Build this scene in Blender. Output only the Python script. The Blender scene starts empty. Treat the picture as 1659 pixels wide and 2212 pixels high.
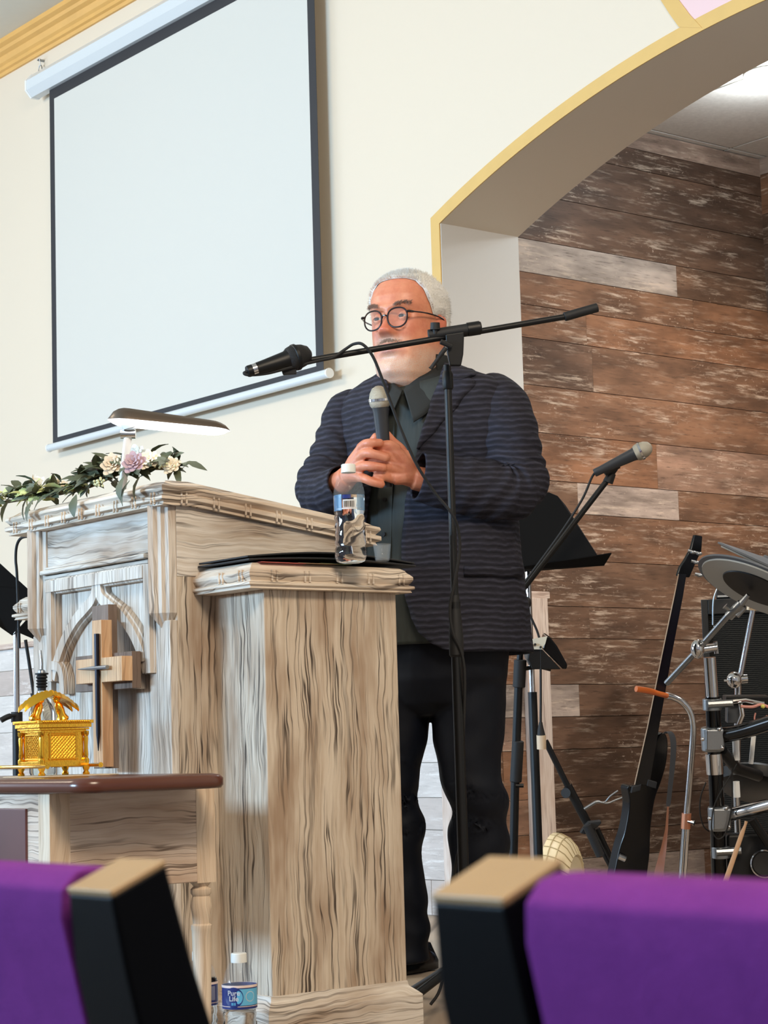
import bpy, bmesh, math, random
from mathutils import Vector, Matrix, noise
random.seed(7)
SC = bpy.context.scene
COL = SC.collection
V = Vector
# ---------------------------------------------------------------- camera solved from the photograph's vanishing lines
FPX, ROLL, PITCH, YAW, CAMZ = 4367.0, -2.8654e-2, .114635, .897446, .585
CAMP = V((0, 0, CAMZ))
_f = V((-math.sin(YAW)*math.cos(PITCH), math.cos(YAW)*math.cos(PITCH), math.sin(PITCH)))
_r = V((math.cos(YAW), math.sin(YAW), 0)); _u = _r.cross(_f)
CR = _r*math.cos(ROLL)+_u*math.sin(ROLL); CU = _u*math.cos(ROLL)-_r*math.sin(ROLL); CF = _f
RH = _r.copy()                                   # horizontal, to the picture's right
TH = V((math.sin(YAW), -math.cos(YAW), 0))       # horizontal, towards the viewer
UP = V((0, 0, 1))
def ray(x, y): return CF + CR*((x-829.5)/FPX) - CU*((y-1106)/FPX)
def at(x, y, ax, v):
    d = ray(x, y); i = 'XYZ'.index(ax); return CAMP + d*((v-CAMP[i])/d[i])
def dep(x, y, d): return CAMP + ray(x, y)*d
def depth(p): return (V(p)-CAMP).dot(CF)
def pxof(p):
    q = V(p)-CAMP; z = q.dot(CF); return 829.5+FPX*q.dot(CR)/z, 1106-FPX*q.dot(CU)/z

# ---------------------------------------------------------------- mesh builder
class MB:
    def __init__(s): s.bm = bmesh.new()
    def v(s, p): return s.bm.verts.new(p)
    def face(s, vs):
        try: return s.bm.faces.new(vs)
        except ValueError: return None
    def box(s, x0, x1, y0, y1, z0, z1):
        return s.obox(V(((x0+x1)/2, (y0+y1)/2, (z0+z1)/2)), V(((x1-x0)/2, 0, 0)), V((0, (y1-y0)/2, 0)), V((0, 0, (z1-z0)/2)))
    def obox(s, c, a, b, e, top=1.0):
        c = V(c); vs = []
        for k in (-1, 1):
            t = top if k > 0 else 1.0
            for i, j in ((-1, -1), (1, -1), (1, 1), (-1, 1)): vs.append(s.v(c+a*i*t+b*j*t+e*k))
        for q in ((3, 2, 1, 0), (4, 5, 6, 7), (0, 1, 5, 4), (1, 2, 6, 5), (2, 3, 7, 6), (3, 0, 4, 7)): s.face([vs[i] for i in q])
        return s
    def loft(s, rings, close=True, caps=True):
        R = [[s.v(p) for p in r] for r in rings]; n = len(R[0])
        for a, b in zip(R, R[1:]):
            for i in range(n if close else n-1):
                j = (i+1) % n; s.face((a[i], a[j], b[j], b[i]))
        if caps and close: s.face(R[0][::-1]); s.face(R[-1])
        return s
    def tube(s, pts, r, seg=12, caps=True, flat=None):
        pts = [V(p) for p in pts]; n = len(pts)
        rr = list(r) if isinstance(r, (list, tuple)) else [r]*n
        tan = []
        for i in range(n):
            t = (pts[min(i+1, n-1)]-pts[max(i-1, 0)]); tan.append(t.normalized() if t.length > 1e-9 else UP)
        ref = V((0, 0, 1)) if abs(tan[0].z) < .9 else V((1, 0, 0))
        nrm = tan[0].cross(ref).normalized(); rings = []
        for i in range(n):
            nrm = (nrm - tan[i]*nrm.dot(tan[i])).normalized(); b = tan[i].cross(nrm)
            fl = flat if flat else 1.0
            rings.append([pts[i]+(nrm*math.cos(2*math.pi*k/seg)+b*math.sin(2*math.pi*k/seg)*fl)*rr[i] for k in range(seg)])
        return s.loft(rings, True, caps)
    def lathe(s, prof, org, axis=UP, seg=24, caps=True):
        axis = V(axis).normalized(); ref = V((1, 0, 0)) if abs(axis.x) < .9 else V((0, 1, 0))
        a = axis.cross(ref).normalized(); b = axis.cross(a); org = V(org)
        rings = [[org+axis*h+(a*math.cos(2*math.pi*k/seg)+b*math.sin(2*math.pi*k/seg))*max(r, 1e-5) for k in range(seg)] for r, h in prof]
        return s.loft(rings, True, caps)
    def prism(s, poly, ext):
        a = [s.v(p) for p in poly]; b = [s.v(V(p)+ext) for p in poly]; n = len(a)
        s.face(a); s.face(b[::-1])
        for i in range(n): j = (i+1) % n; s.face((a[i], b[i], b[j], a[j]))
        return s
    def ell(s, c, ax, ay, az, su=16, sv=10):
        c = V(c); rings = []
        for i in range(1, sv):
            t = math.pi*i/sv; rings.append([c+az*(-math.cos(t))+(ax*math.cos(2*math.pi*k/su)+ay*math.sin(2*math.pi*k/su))*math.sin(t) for k in range(su)])
        R = [[s.v(p) for p in r] for r in rings]; lo = s.v(c-az); hi = s.v(c+az)
        for a, b in zip(R, R[1:]):
            for k in range(su): s.face((a[k], a[(k+1) % su], b[(k+1) % su], b[k]))
        for k in range(su): s.face((R[0][(k+1) % su], R[0][k], lo)); s.face((R[-1][k], R[-1][(k+1) % su], hi))
        return s
    def ball(s, c, r, su=16, sv=10): return s.ell(c, V((r, 0, 0)), V((0, r, 0)), V((0, 0, r)), su, sv)
    def ribbon(s, pts, wvec, w, thick):
        """flat band along pts: width along wvec(i) , thickness vector"""
        rings = []
        for i, p in enumerate(pts):
            p = V(p); wv = wvec[i] if isinstance(wvec, list) else wvec
            ww = w[i] if isinstance(w, (list, tuple)) else w
            rings.append([p-wv*ww/2, p+wv*ww/2, p+wv*ww/2+thick, p-wv*ww/2+thick])
        return s.loft(rings)
    def obj(s, name, mat, parent=None, bevel=0, seg=2, ang=35, solid=0, flat=False, fix=True):
        if fix: bmesh.ops.recalc_face_normals(s.bm, faces=s.bm.faces)
        me = bpy.data.meshes.new(name); s.bm.to_mesh(me); s.bm.free()
        o = bpy.data.objects.new(name, me); COL.objects.link(o)
        if mat: me.materials.append(mat)
        if not flat:
            for p in me.polygons: p.use_smooth = True
            me.set_sharp_from_angle(angle=math.radians(ang))
        if solid:
            m = o.modifiers.new('s', 'SOLIDIFY'); m.thickness = solid; m.offset = 0
        if bevel:
            m = o.modifiers.new('b', 'BEVEL'); m.width = bevel; m.segments = seg; m.limit_method = 'ANGLE'; m.angle_limit = math.radians(40)
            m.harden_normals = True
        if parent is not None: adopt(o, parent)
        return o
def adopt(o, parent):
    o.parent = parent
    if parent.type == 'EMPTY': o.matrix_parent_inverse = Matrix.Translation(-parent.location)
def tag(o, label=None, cat=None, group=None, kind=None):
    if label: o['label'] = label
    if cat: o['category'] = cat
    if group: o['group'] = group
    if kind: o['kind'] = kind
    return o
def thing(name, loc, label, cat, group=None):
    o = bpy.data.objects.new(name, None); o.empty_display_size = .05; COL.objects.link(o); o.location = V(loc)
    return tag(o, label, cat, group)
def struct(o): o['kind'] = 'structure'; return o
def children(o): return [c for c in bpy.data.objects if c.parent == o]
def copy_tree(o, parent=None):
    c = o.copy(); COL.objects.link(c)
    if parent: c.parent = parent
    for ch in children(o): copy_tree(ch, c)
    return c
def spline(pts, n=8):
    P = [V(p) for p in pts]; out = []
    for i in range(len(P)-1):
        p0 = P[max(i-1, 0)]; p1 = P[i]; p2 = P[i+1]; p3 = P[min(i+2, len(P)-1)]
        for k in range(n):
            t = k/n; out.append(.5*((2*p1)+(p2-p0)*t+(2*p0-5*p1+4*p2-p3)*t*t+(3*p1-p0-3*p2+p3)*t**3))
    out.append(P[-1]); return out
def lerp(tab, x):
    if x <= tab[0][0]: return tab[0][1:]
    for a, b in zip(tab, tab[1:]):
        if x <= b[0]:
            t = (x-a[0])/(b[0]-a[0]); t = t*t*(3-2*t)*.5+t*.5
            return tuple(p+(q-p)*t for p, q in zip(a[1:], b[1:]))
    return tab[-1][1:]

# ---------------------------------------------------------------- materials
def srgb(r, g, b):
    f = lambda c: (c/255/12.92) if c/255 <= .04045 else ((c/255+.055)/1.055)**2.4
    return (f(r), f(g), f(b), 1)
class NT:
    def __init__(s, name):
        s.m = bpy.data.materials.new(name); s.m.use_nodes = True; s.t = s.m.node_tree; s.n = s.t.nodes; s.l = s.t.links
        s.p = s.n['Principled BSDF']
    def node(s, typ, **k):
        n = s.n.new(typ)
        for a, b in k.items():
            if a[0] == '_': setattr(n, a[1:], b)
            else:
                key = int(a[1:]) if a[0] == 'i' and a[1:].isdigit() else a
                if hasattr(b, 'links') or isinstance(b, bpy.types.NodeSocket): s.l.new(b, n.inputs[key])
                else: n.inputs[key].default_value = b
        return n
    def math(s, op, a, b=0., clamp=False): return s.node('ShaderNodeMath', _operation=op, _use_clamp=clamp, i0=a, i1=b).outputs[0]
    def ramp(s, fac, stops):
        r = s.node('ShaderNodeValToRGB', i0=fac); e = r.color_ramp.elements
        while len(e) < len(stops): e.new(.5)
        for x, (p, c) in zip(e, stops): x.position = p; x.color = c
        return r.outputs[0]
    def mix(s, fac, a, b, mode='MIX'):
        n = s.node('ShaderNodeMix', _data_type='RGBA', _blend_type=mode)
        for k, v in ((0, fac), (6, a), (7, b)):
            if isinstance(v, bpy.types.NodeSocket): s.l.new(v, n.inputs[k])
            else: n.inputs[k].default_value = v
        return n.outputs[2]
    def coord(s, scale=(1, 1, 1), kind='Object'):
        c = s.node('ShaderNodeTexCoord'); m = s.node('ShaderNodeMapping', Vector=c.outputs[kind]); m.inputs['Scale'].default_value = scale
        return m.outputs[0]
    def noise(s, vec, scale, detail=4, rough=.6, dist=0.): return s.node('ShaderNodeTexNoise', Vector=vec, Scale=scale, Detail=detail, Roughness=rough, Distortion=dist).outputs[0]
    def bump(s, h, strength=.3, dist=.002):
        b = s.node('ShaderNodeBump', Height=h, Strength=strength, Distance=dist); s.l.new(b.outputs[0], s.p.inputs['Normal'])
    def set(s, color=None, rough=None, metal=None, **k):
        for key, v in (('Base Color', color), ('Roughness', rough), ('Metallic', metal)):
            if v is None: continue
            if isinstance(v, bpy.types.NodeSocket): s.l.new(v, s.p.inputs[key])
            else: s.p.inputs[key].default_value = v
        for key, v in k.items(): s.p.inputs[key.replace('_', ' ')].default_value = v
        return s.m
BW = lambda v: (v, v, v, 1)
def plain(name, rgb, rough=.5, metal=0, bump=0, bscale=200, var=.0, **k):
    t = NT(name); c = srgb(*rgb)
    if var:
        f = t.noise(t.coord(), bscale*.2, 3); c2 = tuple(x*(1-var) for x in c[:3])+(1,)
        c = t.mix(f, c, c2)
    t.set(c, rough, metal, **k)
    if bump: t.bump(t.noise(t.coord(), bscale, 3), bump, .002)
    return t.m
def washed(name, grain='z', base=(188, 170, 150), wash=(216, 207, 196), dark=(74, 54, 42), brown=(150, 118, 90), dens=1.0, lines=.5, seed=0.):
    """white-washed timber: pale body, thin wandering dark grain, brown blotches"""
    t = NT(name); c = t.node('ShaderNodeTexCoord'); x = t.node('ShaderNodeSeparateXYZ', Vector=c.outputs['Object'])
    h = t.math('ADD', x.outputs[0], x.outputs[1]); h = t.math('ADD', h, seed)
    a, b = (h, x.outputs[2]) if grain == 'z' else (x.outputs[2], h)
    warp = t.noise(t.node('ShaderNodeCombineXYZ', X=t.math('MULTIPLY', a, 9), Y=t.math('MULTIPLY', b, 4.2), Z=seed).outputs[0], 1.0, 3, .55)
    aw = t.math('ADD', a, t.math('MULTIPLY', t.math('SUBTRACT', warp, .5), .05))
    v1 = t.node('ShaderNodeCombineXYZ', X=t.math('MULTIPLY', aw, 170*dens), Y=t.math('MULTIPLY', b, 3), Z=seed).outputs[0]
    fine = t.noise(v1, 1.0, 5, .7)
    v2 = t.node('ShaderNodeCombineXYZ', X=t.math('MULTIPLY', aw, 78*dens), Y=t.math('MULTIPLY', b, 1.7), Z=seed+3).outputs[0]
    mid = t.noise(v2, 1.0, 2, .5)
    big = t.noise(t.node('ShaderNodeCombineXYZ', X=t.math('MULTIPLY', a, 13), Y=t.math('MULTIPLY', b, 3.), Z=seed+7).outputs[0], 1.0, 3, .6)
    col = t.ramp(fine, ((.3, srgb(*base)), (.62, srgb(*wash))))
    col = t.mix(t.math('MULTIPLY', t.ramp(big, ((.46, BW(0)), (.68, BW(1)))), .75), col, srgb(*brown))
    # cracks: narrow bands of |mid-0.5|
    cr = t.math('ABSOLUTE', t.math('SUBTRACT', mid, .5))
    cr = t.ramp(cr, ((.010, BW(1)), (.036, BW(0))))
    brk = t.ramp(t.noise(t.node('ShaderNodeCombineXYZ', X=t.math('MULTIPLY', a, 22), Y=t.math('MULTIPLY', b, 3.2), Z=seed+11).outputs[0], 1.0, 3), ((.38, BW(0)), (.58, BW(1))))
    fl = t.ramp(fine, ((.25, BW(1)), (.40, BW(0))))
    k = t.math('MAXIMUM', t.math('MULTIPLY', t.math('MULTIPLY', cr, brk), lines*1.6), t.math('MULTIPLY', fl, lines*.34), True)
    col = t.mix(k, col, srgb(*dark))
    t.set(col, .62); t.p.inputs['Specular IOR Level'].default_value = .3
    t.bump(t.math('SUBTRACT', fine, k), .35, .0015)
    return t.m
M = {}
M['paint'] = plain('cream_wall_paint', (224, 211, 191), .62, bump=.06, bscale=90)
M['paint_white'] = plain('reveal_paint', (206, 206, 204), .62, bump=.05, bscale=90)
M['ceil'] = plain('ceiling_paint', (222, 218, 206), .7, bump=.15, bscale=140, var=.06)
M['gold_paint'] = plain('gold_band_paint', (222, 183, 108), .5, var=.14, bscale=60)
M['pink'] = plain('pink_paint', (232, 200, 202), .6)
M['black'] = plain('black_powder_coat', (7, 8, 10), .42, bump=.1, bscale=900, Specular_IOR_Level=.35)
M['black_gloss'] = plain('black_gloss', (4, 4, 6), .14, Specular_IOR_Level=.38)
M['black_rub'] = plain('black_rubber', (12, 12, 14), .65)
M['grey_rub'] = plain('grey_rubber_pad', (92, 97, 104), .55, bump=.1, bscale=400)
M['lgrey_rub'] = plain('light_grey_pad', (172, 172, 166), .5)
M['chrome'] = plain('chrome', (210, 210, 212), .12, 1)
M['dull_steel'] = plain('cast_steel', (150, 155, 160), .35, 1, bump=.15, bscale=300)
M['white_plastic'] = plain('white_plastic', (236, 238, 238), .4)
M['alu'] = plain('silver_housing', (212, 218, 221), .35)
M['screen'] = plain('matte_screen', (207, 206, 199), .75)
M['border'] = plain('screen_border', (40, 40, 44), .65)
M['hair'] = plain('white_hair', (240, 238, 233), .6, var=.3, bscale=900)
M['gold'] = None
# ================================================================ THE SETTING
XA, YF, YR, ZC, ZCA, YB = -5.28, 4.5, 4.867, 3.96, 2.91, 6.22     # reveal plane, wall front / rear, ceilings, alcove back
ACX, AHW, AR = -3.6, 1.68, 4.32                                   # arch: centre, half width, radius
def archz(x): return 2.396 + math.sqrt(AR*AR-(x-ACX)**2) - math.sqrt(AR*AR-AHW*AHW)
def grid_floor(name, x0, x1, y0, y1, z0, z1, mat):
    return struct(MB().box(x0, x1, y0, y1, z0, z1).obj(name, mat, flat=True))
tc = NT('blue_grey_carpet'); tc.set(tc.ramp(tc.noise(tc.coord(), 260, 2), ((.3, srgb(92, 84, 78)), (.7, srgb(138, 128, 118)))), .95); M['carpet'] = tc.m
def planks_mat(name, stops, flake=(226, 206, 186), fl=.62, dk=1.):
    t = NT(name); c = t.node('ShaderNodeTexCoord'); x = t.node('ShaderNodeSeparateXYZ', Vector=c.outputs['Object'])
    tone = t.node('ShaderNodeAttribute', _attribute_name='tone').outputs['Fac']; seed = t.node('ShaderNodeAttribute', _attribute_name='seed').outputs['Fac']
    h = t.math('ADD', x.outputs[0], x.outputs[1]); z = x.outputs[2]
    sd = t.math('MULTIPLY', seed, 37.)
    def nz(sx, sz, det=5, ro=.65, off=0.): return t.noise(t.node('ShaderNodeCombineXYZ', X=t.math('MULTIPLY', h, sx), Y=t.math('MULTIPLY', z, sz), Z=t.math('ADD', sd, off)).outputs[0], 1.0, det, ro)
    big = nz(3, 11, 3); fine = nz(13, 165, 5, .72, 2); mid = nz(8, 68, 5, .7, 5); patch = nz(4.5, 9, 2, .5, 9); speck = nz(70, 90, 3, .7, 13)
    col = t.ramp(tone, stops)
    col = t.mix(t.ramp(big, ((.35, BW(.62*dk)), (.68, BW(0)))), col, (.028, .017, .012, 1))
    col = t.mix(t.math('MULTIPLY', t.ramp(fine, ((.3, BW(1)), (.45, BW(0)))), .68*dk), col, (.016, .01, .008, 1))
    w = t.math('MULTIPLY', t.ramp(mid, ((.52, BW(0)), (.66, BW(1)))), t.ramp(patch, ((.38, BW(0)), (.60, BW(1)))))
    w2 = t.math('MULTIPLY', t.ramp(speck, ((.62, BW(0)), (.7, BW(1)))), t.ramp(patch, ((.5, BW(0)), (.62, BW(1)))))
    w = t.math('MULTIPLY', t.math('MAXIMUM', w, w2), fl)
    col = t.mix(w, col, srgb(*flake))
    t.set(col, .55); t.p.inputs['Specular IOR Level'].default_value = .35; t.bump(fine, .3, .0015); return t.m
M['planks'] = planks_mat('weathered_plank_cladding', ((0, srgb(96, 74, 62)), (.35, srgb(128, 98, 78)), (.6, srgb(158, 112, 82)), (1, srgb(196, 182, 172))))
M['pale_planks'] = planks_mat('pale_plank_cladding', ((0, srgb(196, 182, 174)), (.5, srgb(214, 204, 198)), (1, srgb(232, 228, 224))), (244, 240, 236), .7, .3)
class PL:
    """boards laid as separate slabs in one wall skin, each with its own tone"""
    def __init__(s): s.b = MB(); s.t = s.b.bm.faces.layers.float.new('tone'); s.s = s.b.bm.faces.layers.float.new('seed')
    def board(s, x0, x1, y0, y1, z0, z1, tone):
        n = len(s.b.bm.faces); s.b.box(x0, x1, y0, y1, z0, z1); s.b.bm.faces.ensure_lookup_table(); sd = random.random()
        for f in s.b.bm.faces[n:]: f[s.t] = tone; f[s.s] = sd

M['stage_wood'] = washed('stage_boards', 'h', (168, 152, 136), (190, 176, 160), (70, 58, 48), (134, 112, 92), .5, .5, 5)
grid_floor('floor', -13, 3.5, -7, 2.08, -.4, -.3, M['carpet'])
struct(MB().box(-13, -1.0, 2.08, YB+.3, -.3, 0).obj('floor_stage', M['stage_wood'], flat=True))
# front wall with the segmental arch opening
b = MB(); xs = [ACX-AHW+2*AHW*i/48 for i in range(49)]
b.box(-13, XA, YF, YR, 0, ZC+.1); b.box(ACX+AHW, 1.5, YF, YR, 0, ZC+.1)
lo = [(x, archz(x)) for x in xs]
rings = [[V((x, YF, z)), V((x, YF, ZC+.1)), V((x, YR, ZC+.1)), V((x, YR, z))] for x, z in lo]
b.loft(rings); struct(b.obj('wall_front', M['paint'], ang=20))
grid_floor('ceiling', -13, 3.5, -7, YR, ZC, ZC+.1, M['ceil'])
# reveal skin (whiter paint), alcove walls
struct(MB().box(XA-.02, XA+.003, YF+.002, YR, 1.10, 2.398).obj('wall_reveal', M['paint_white'], flat=True))
ROW = [((1416, 290), .8), ((1380, 323), .12), ((1380, 366.7), .15), ((1460.6, 480), .2), ((1120, 512), 0), ((1121.9, 584.5), .42), ((1127, 655.2), .5),
       ((1226.4, 740), 0), ((1130.3, 828.3), .45), ((1155.6, 932.8), .6), ((1177.5, 1036.6), 0), ((1237, 1109), .42), ((1313, 1214), .33), ((1168, 1308), .3),
       ((1203.4, 1378.6), .28), ((1174.5, 1478.6), 0), ((1177, 1549), .22), ((1194, 1620), .2), ((1190, 1725), .15), ((1195, 1800), .15), ((1280, 1853), 0)]
JN = {4: ((1463, 600), (1., .35)), 5: ((1500, 700), (.45, .5)), 6: ((1268, 700), (.45, .55)), 7: ((1282, 800), (.22, .42)), 9: ((1420, 980), (.55, .7)),
      10: (((1250, 1080), (1467, 1080)), (.35, .92, .42)), 13: ((1275, 1345), (.3, .27)), 15: ((1253, 1510), (.95, .28)), 20: ((1525, 1880), (.9, .5))}
pl = PL(); G = .0012
for i, (q, tone) in enumerate(ROW):
    z1 = at(*q, 'X', XA)[2]; z0 = at(*ROW[i+1][0], 'X', XA)[2] if i+1 < len(ROW) else 0.0
    cuts, tones = [], [tone]
    if i in JN:
        j, tones = JN[i]; j = j if isinstance(j[0], tuple) else (j,)
        cuts = [at(*p, 'X', XA)[1] for p in j]
    ys = [YR-.08]+cuts+[YB+.02]
    for a, c, t in zip(ys, ys[1:], tones): pl.board(XA-.04, XA-.004, a+G*.3, c-G*.3, z0+G, z1-G, t)
o = struct(pl.b.obj('wall_alcove_side', M['planks'], flat=True))
pl = PL(); z = 0
while z < ZCA:
    h = random.choice((.115, .125, .165, .175)); y = XA-.04
    while y < -1.0:
        w = random.uniform(.5, 1.3); pl.board(y+G, min(y+w, -1.0)-G, YB, YB+.03, z+G, min(z+h, ZCA)-G, random.choice((.1, .2, .3, .4, .5, .9))); y += w
    z += h
struct(pl.b.obj('wall_alcove_back', M['planks'], flat=True))
struct(MB().box(XA-.3, XA-.041, YR-.07, YB+.03, 0, ZCA+.1).obj('wall_alcove_side_core', M['black_rub'], flat=True))
struct(MB().box(XA-.3, -1.0, YB+.031, YB+.15, 0, ZCA+.1).obj('wall_alcove_back_core', M['black_rub'], flat=True))
struct(MB().box(ACX+AHW, ACX+AHW+.1, YR, YB+.1, 0, ZCA+.1).obj('wall_alcove_right', M['paint'], flat=True))
# alcove ceiling: lay-in tiles with a dark grid, one opening for the recessed lamp
LP = at(1662, 158, 'Z', ZCA)
tt = NT('ceiling_tile'); tt.set(tt.ramp(tt.noise(tt.coord(), 60, 3), ((.35, srgb(222, 219, 214)), (.7, srgb(234, 231, 226)))), .8); M['tile'] = tt.m
b = MB()
g0 = at(1500, 302, 'Z', ZCA); g1 = at(1572, 183, 'Z', ZCA)
yy = [g1.y-.61*k for k in (3, 2, 1, 0)]+[g1.y+.61*k for k in (1, 2, 3)]
gx = g0.x; xx = [gx-1.22, gx]+[gx+1.22*k for k in (1, 2, 3)]
for x0, x1 in zip(xx, xx[1:]):
    for y0, y1 in zip(yy, yy[1:]):
        x0c, x1c, y0c, y1c = max(x0, XA-.02), min(x1, ACX+AHW), max(y0, YR), min(y1, YB+.02)
        if x1c-x0c > .02 and y1c-y0c > .02: b.box(x0c+.006, x1c-.006, y0c+.006, y1c-.006, ZCA, ZCA+.02)
struct(b.obj('ceiling_alcove', M['tile'], flat=True))
struct(MB().box(XA-.3, ACX+AHW, YR, YB+.05, ZCA+.008, ZCA+.1).obj('ceiling_alcove_grid', plain('grid_grey', (120, 116, 110), .7), flat=True))
# wainscot: pale boards on the front wall, browner boards on the reveal, caps and corner strips
pl = PL(); zs = [0, .12, .29, .40, .52, .69, .86, .975, 1.075]
for z0, z1 in zip(zs, zs[1:]):
    x = -13.0
    while x < XA-.065:
        w = random.uniform(.5, 1.2); pl.board(x+G, min(x+w, XA-.065)-G, YF-.012, YF+.001, z0+G, z1-G, random.random()); x += w
struct(pl.b.obj('wall_front_wainscot', M['pale_planks'], flat=True))
pl = PL(); zz = [0]+[at(*q, 'X', XA)[2] for q in ((1280, 1853), (1195, 1800), (1190, 1725), (1194, 1620), (1177, 1549), (1174.5, 1478.6), (1203.4, 1378.6))]+[1.085]
for i, (z0, z1) in enumerate(zip(zz, zz[1:])):
    for y0, y1, t in ((YF, YF+.2, .62), (YF+.2, YR-.05, .5)): pl.board(XA-.01, XA+.008, y0+G, y1-G, z0+G, z1-G, (.6, .55, .66, .5, .72, .95, .6, .7)[i % 8])
struct(pl.b.obj('wall_reveal_wainscot', M['planks'], flat=True))
M['pinkwood'] = washed('pale_trim_wood', 'z', (206, 186, 172), (226, 212, 202), (120, 92, 78), (186, 158, 140), 1, .35, 2)
M['pinkwood_h'] = washed('pale_trim_wood_h', 'h', (206, 186, 172), (226, 212, 202), (120, 92, 78), (186, 158, 140), 1, .35, 2)
struct(MB().box(-13, XA+.012, YF-.03, YF+.0, 1.075, 1.10).obj('trim_1', M['pinkwood_h'], bevel=.003))
struct(MB().box(XA-.005, XA+.02, YF, YR+.075, 1.085, 1.11).obj('trim_2', M['pinkwood_h'], bevel=.003))
struct(MB().box(XA-.065, XA+.012, YF-.02, YF+.0, 0, 1.075).obj('trim_3', M['pinkwood'], bevel=.002))
struct(MB().box(XA-.004, XA+.028, YR-.055, YR+.055, 0, 1.085).obj('trim_4', M['pinkwood'], bevel=.002))
# crown moulding, gilt brown
M['crown'] = plain('gilt_crown', (236, 184, 104), .45, var=.25, bscale=30)
prof = [(0, 3.835), (.012, 3.835), (.016, 3.85), (.028, 3.855), (.03, 3.87), (.042, 3.88), (.05, 3.905), (.07, 3.915), (.075, 3.93), (.095, 3.94), (.098, 3.961), (0, 3.961)]
struct(MB().loft([[V((x, YF-y, z)) for y, z in prof] for x in (-13, 3.4)]).obj('trim_5', M['crown'], ang=12))
# gold band round the opening, its branch and the pink field
def bandpts(off):
    p = [V((XA-off, 0, 1.10)), V((XA-off, 0, 2.405+off*.45))]
    for x in xs[1:-1]:
        n = V((x-ACX, 0, archz(x)-(2.396-math.sqrt(AR*AR-AHW*AHW)))).normalized()
        if x+n.x*off > XA-off+.004: p.append(V((x+n.x*off, 0, archz(x)+n.z*off)))
    return p
b = MB(); inner = [V((XA, 0, 1.10)), V((XA, 0, 2.396))]+[V((x, 0, archz(x))) for x in xs[1:-1]]; outer = bandpts(.046)
n = min(len(inner), len(outer)); k = len(inner)-len(outer)
outer = [outer[0], outer[1]]+[outer[1]+(outer[2]-outer[1])*((i+1)/(k+1)) for i in range(k)]+outer[2:] if k > 0 else outer
b.loft([[V((i.x, YF-.004, i.z)), V((o_.x, YF-.004, o_.z)), V((o_.x, YF+.001, o_.z)), V((i.x, YF+.001, i.z))] for i, o_ in zip(inner, outer)])
def w2(q): p = at(*q, 'Y', YF-.004); return p
YF4 = YF-.0055
w2 = lambda q: at(*q, 'Y', YF4)
lft = [w2(q) for q in ((1466, 58), (1446, 30), (1427, 0))]; rgt = [w2(q) for q in ((1516, 60), (1490, 32), (1466, 0))]
d1 = (lft[2]-lft[1]).normalized()
for k in range(1, 7): lft.append(lft[-1]+V((d1.x*(1-.12*k), 0, d1.z))*.09); rgt.append(rgt[-1]+V((d1.x*(1-.12*k), 0, d1.z))*.09)
b.loft([[l, r, r+V((0, .005, 0)), l+V((0, .005, 0))] for l, r in zip(lft, rgt)])
struct(b.obj('trim_6', M['gold_paint'], ang=30))
b = MB(); top = rgt[-1].z; pp = list(rgt)+[V((ACX+(ACX-p.x), p.y, p.z)) for p in rgt[::-1]]+[V((x, YF-.004, archz(x)+.001)) for x in reversed(xs) if rgt[0].x < x < 2*ACX-rgt[0].x]
b.prism([V((p.x, YF-.003, p.z)) for p in pp], V((0, .004, 0))); struct(b.obj('trim_7', M['pink'], flat=True))
# ================================================================ recessed lamp
def emis(name, rgb, s):
    m = bpy.data.materials.new(name); m.use_nodes = True; n = m.node_tree.nodes; p = n['Principled BSDF']
    p.inputs['Base Color'].default_value = srgb(*rgb); p.inputs['Emission Color'].default_value = srgb(*rgb); p.inputs['Emission Strength'].default_value = s; return m
t = thing('ceiling_downlight', (LP.x, LP.y, ZCA), 'round recessed downlight glowing white in the alcove ceiling, above the arch', 'light')
MB().lathe([(.062, -.003), (.07, -.008), (.09, -.004), (.092, 0.001)], (LP.x, LP.y, ZCA), UP, 28, caps=False).obj('trim_ring', M['white_plastic'], t)
MB().lathe([(0, -.035), (.02, -.034), (.042, -.026), (.058, -.010), (.061, 0), (.061, .006), (0, .006)], (LP.x, LP.y, ZCA), UP, 28).obj('lamp_dome', emis('downlight_glow', (222, 244, 255), 70), t)
# ================================================================ projection screen
YS = 4.444
t = thing('projection_screen', (-7.0, YS, 2.0), 'large white pull-down projection screen with black border hung on the cream wall', 'screen')
q = {k: at(*v, 'Y', YS) for k, v in dict(bl=(114.3, 960), br=(699.2, 804), tl=(96.5, 205), ib=(124.2, 944.6), it=(107.3, 218.2), ir=(683, 790.5)).items()}
x0, x1, z0, z1 = q['bl'].x, q['br'].x, q['bl'].z, q['tl'].z+.03; a0, a1, c0, c1 = q['ib'].x, q['ir'].x, q['ib'].z, q['it'].z
b = MB()
for bx in ((x0, a0, z0, z1), (a1, x1, z0, z1), (a0, a1, z0, c0), (a0, a1, c1, z1)): b.box(bx[0], bx[1], YS, YS+.0012, bx[2], bx[3])
b.obj('border', M['border'], t, flat=True)
MB().box(a0, a1, YS+.0002, YS+.001, c0, c1).obj('screen_surface', M['screen'], t, flat=True)
hl = at(68, 176, 'Y', YS-.02)
hx0 = hl.x; hx1 = x1+.12; hz = q['tl'].z+.062
oct_ = [(.05*math.cos(a), .058*math.sin(a)) for a in [math.pi/8+math.pi/4*i for i in range(8)]]
MB().loft([[V((x, YS+y, hz+z)) for y, z in oct_] for x in (hx0, hx1)]).obj('housing', M['alu'], t, ang=10)
MB().loft([[V((x, YS+y*1.05, hz+z*1.05)) for y, z in oct_] for x in (hx0-.012, hx0)]).obj('end_cap', M['white_plastic'], t, ang=10)
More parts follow.
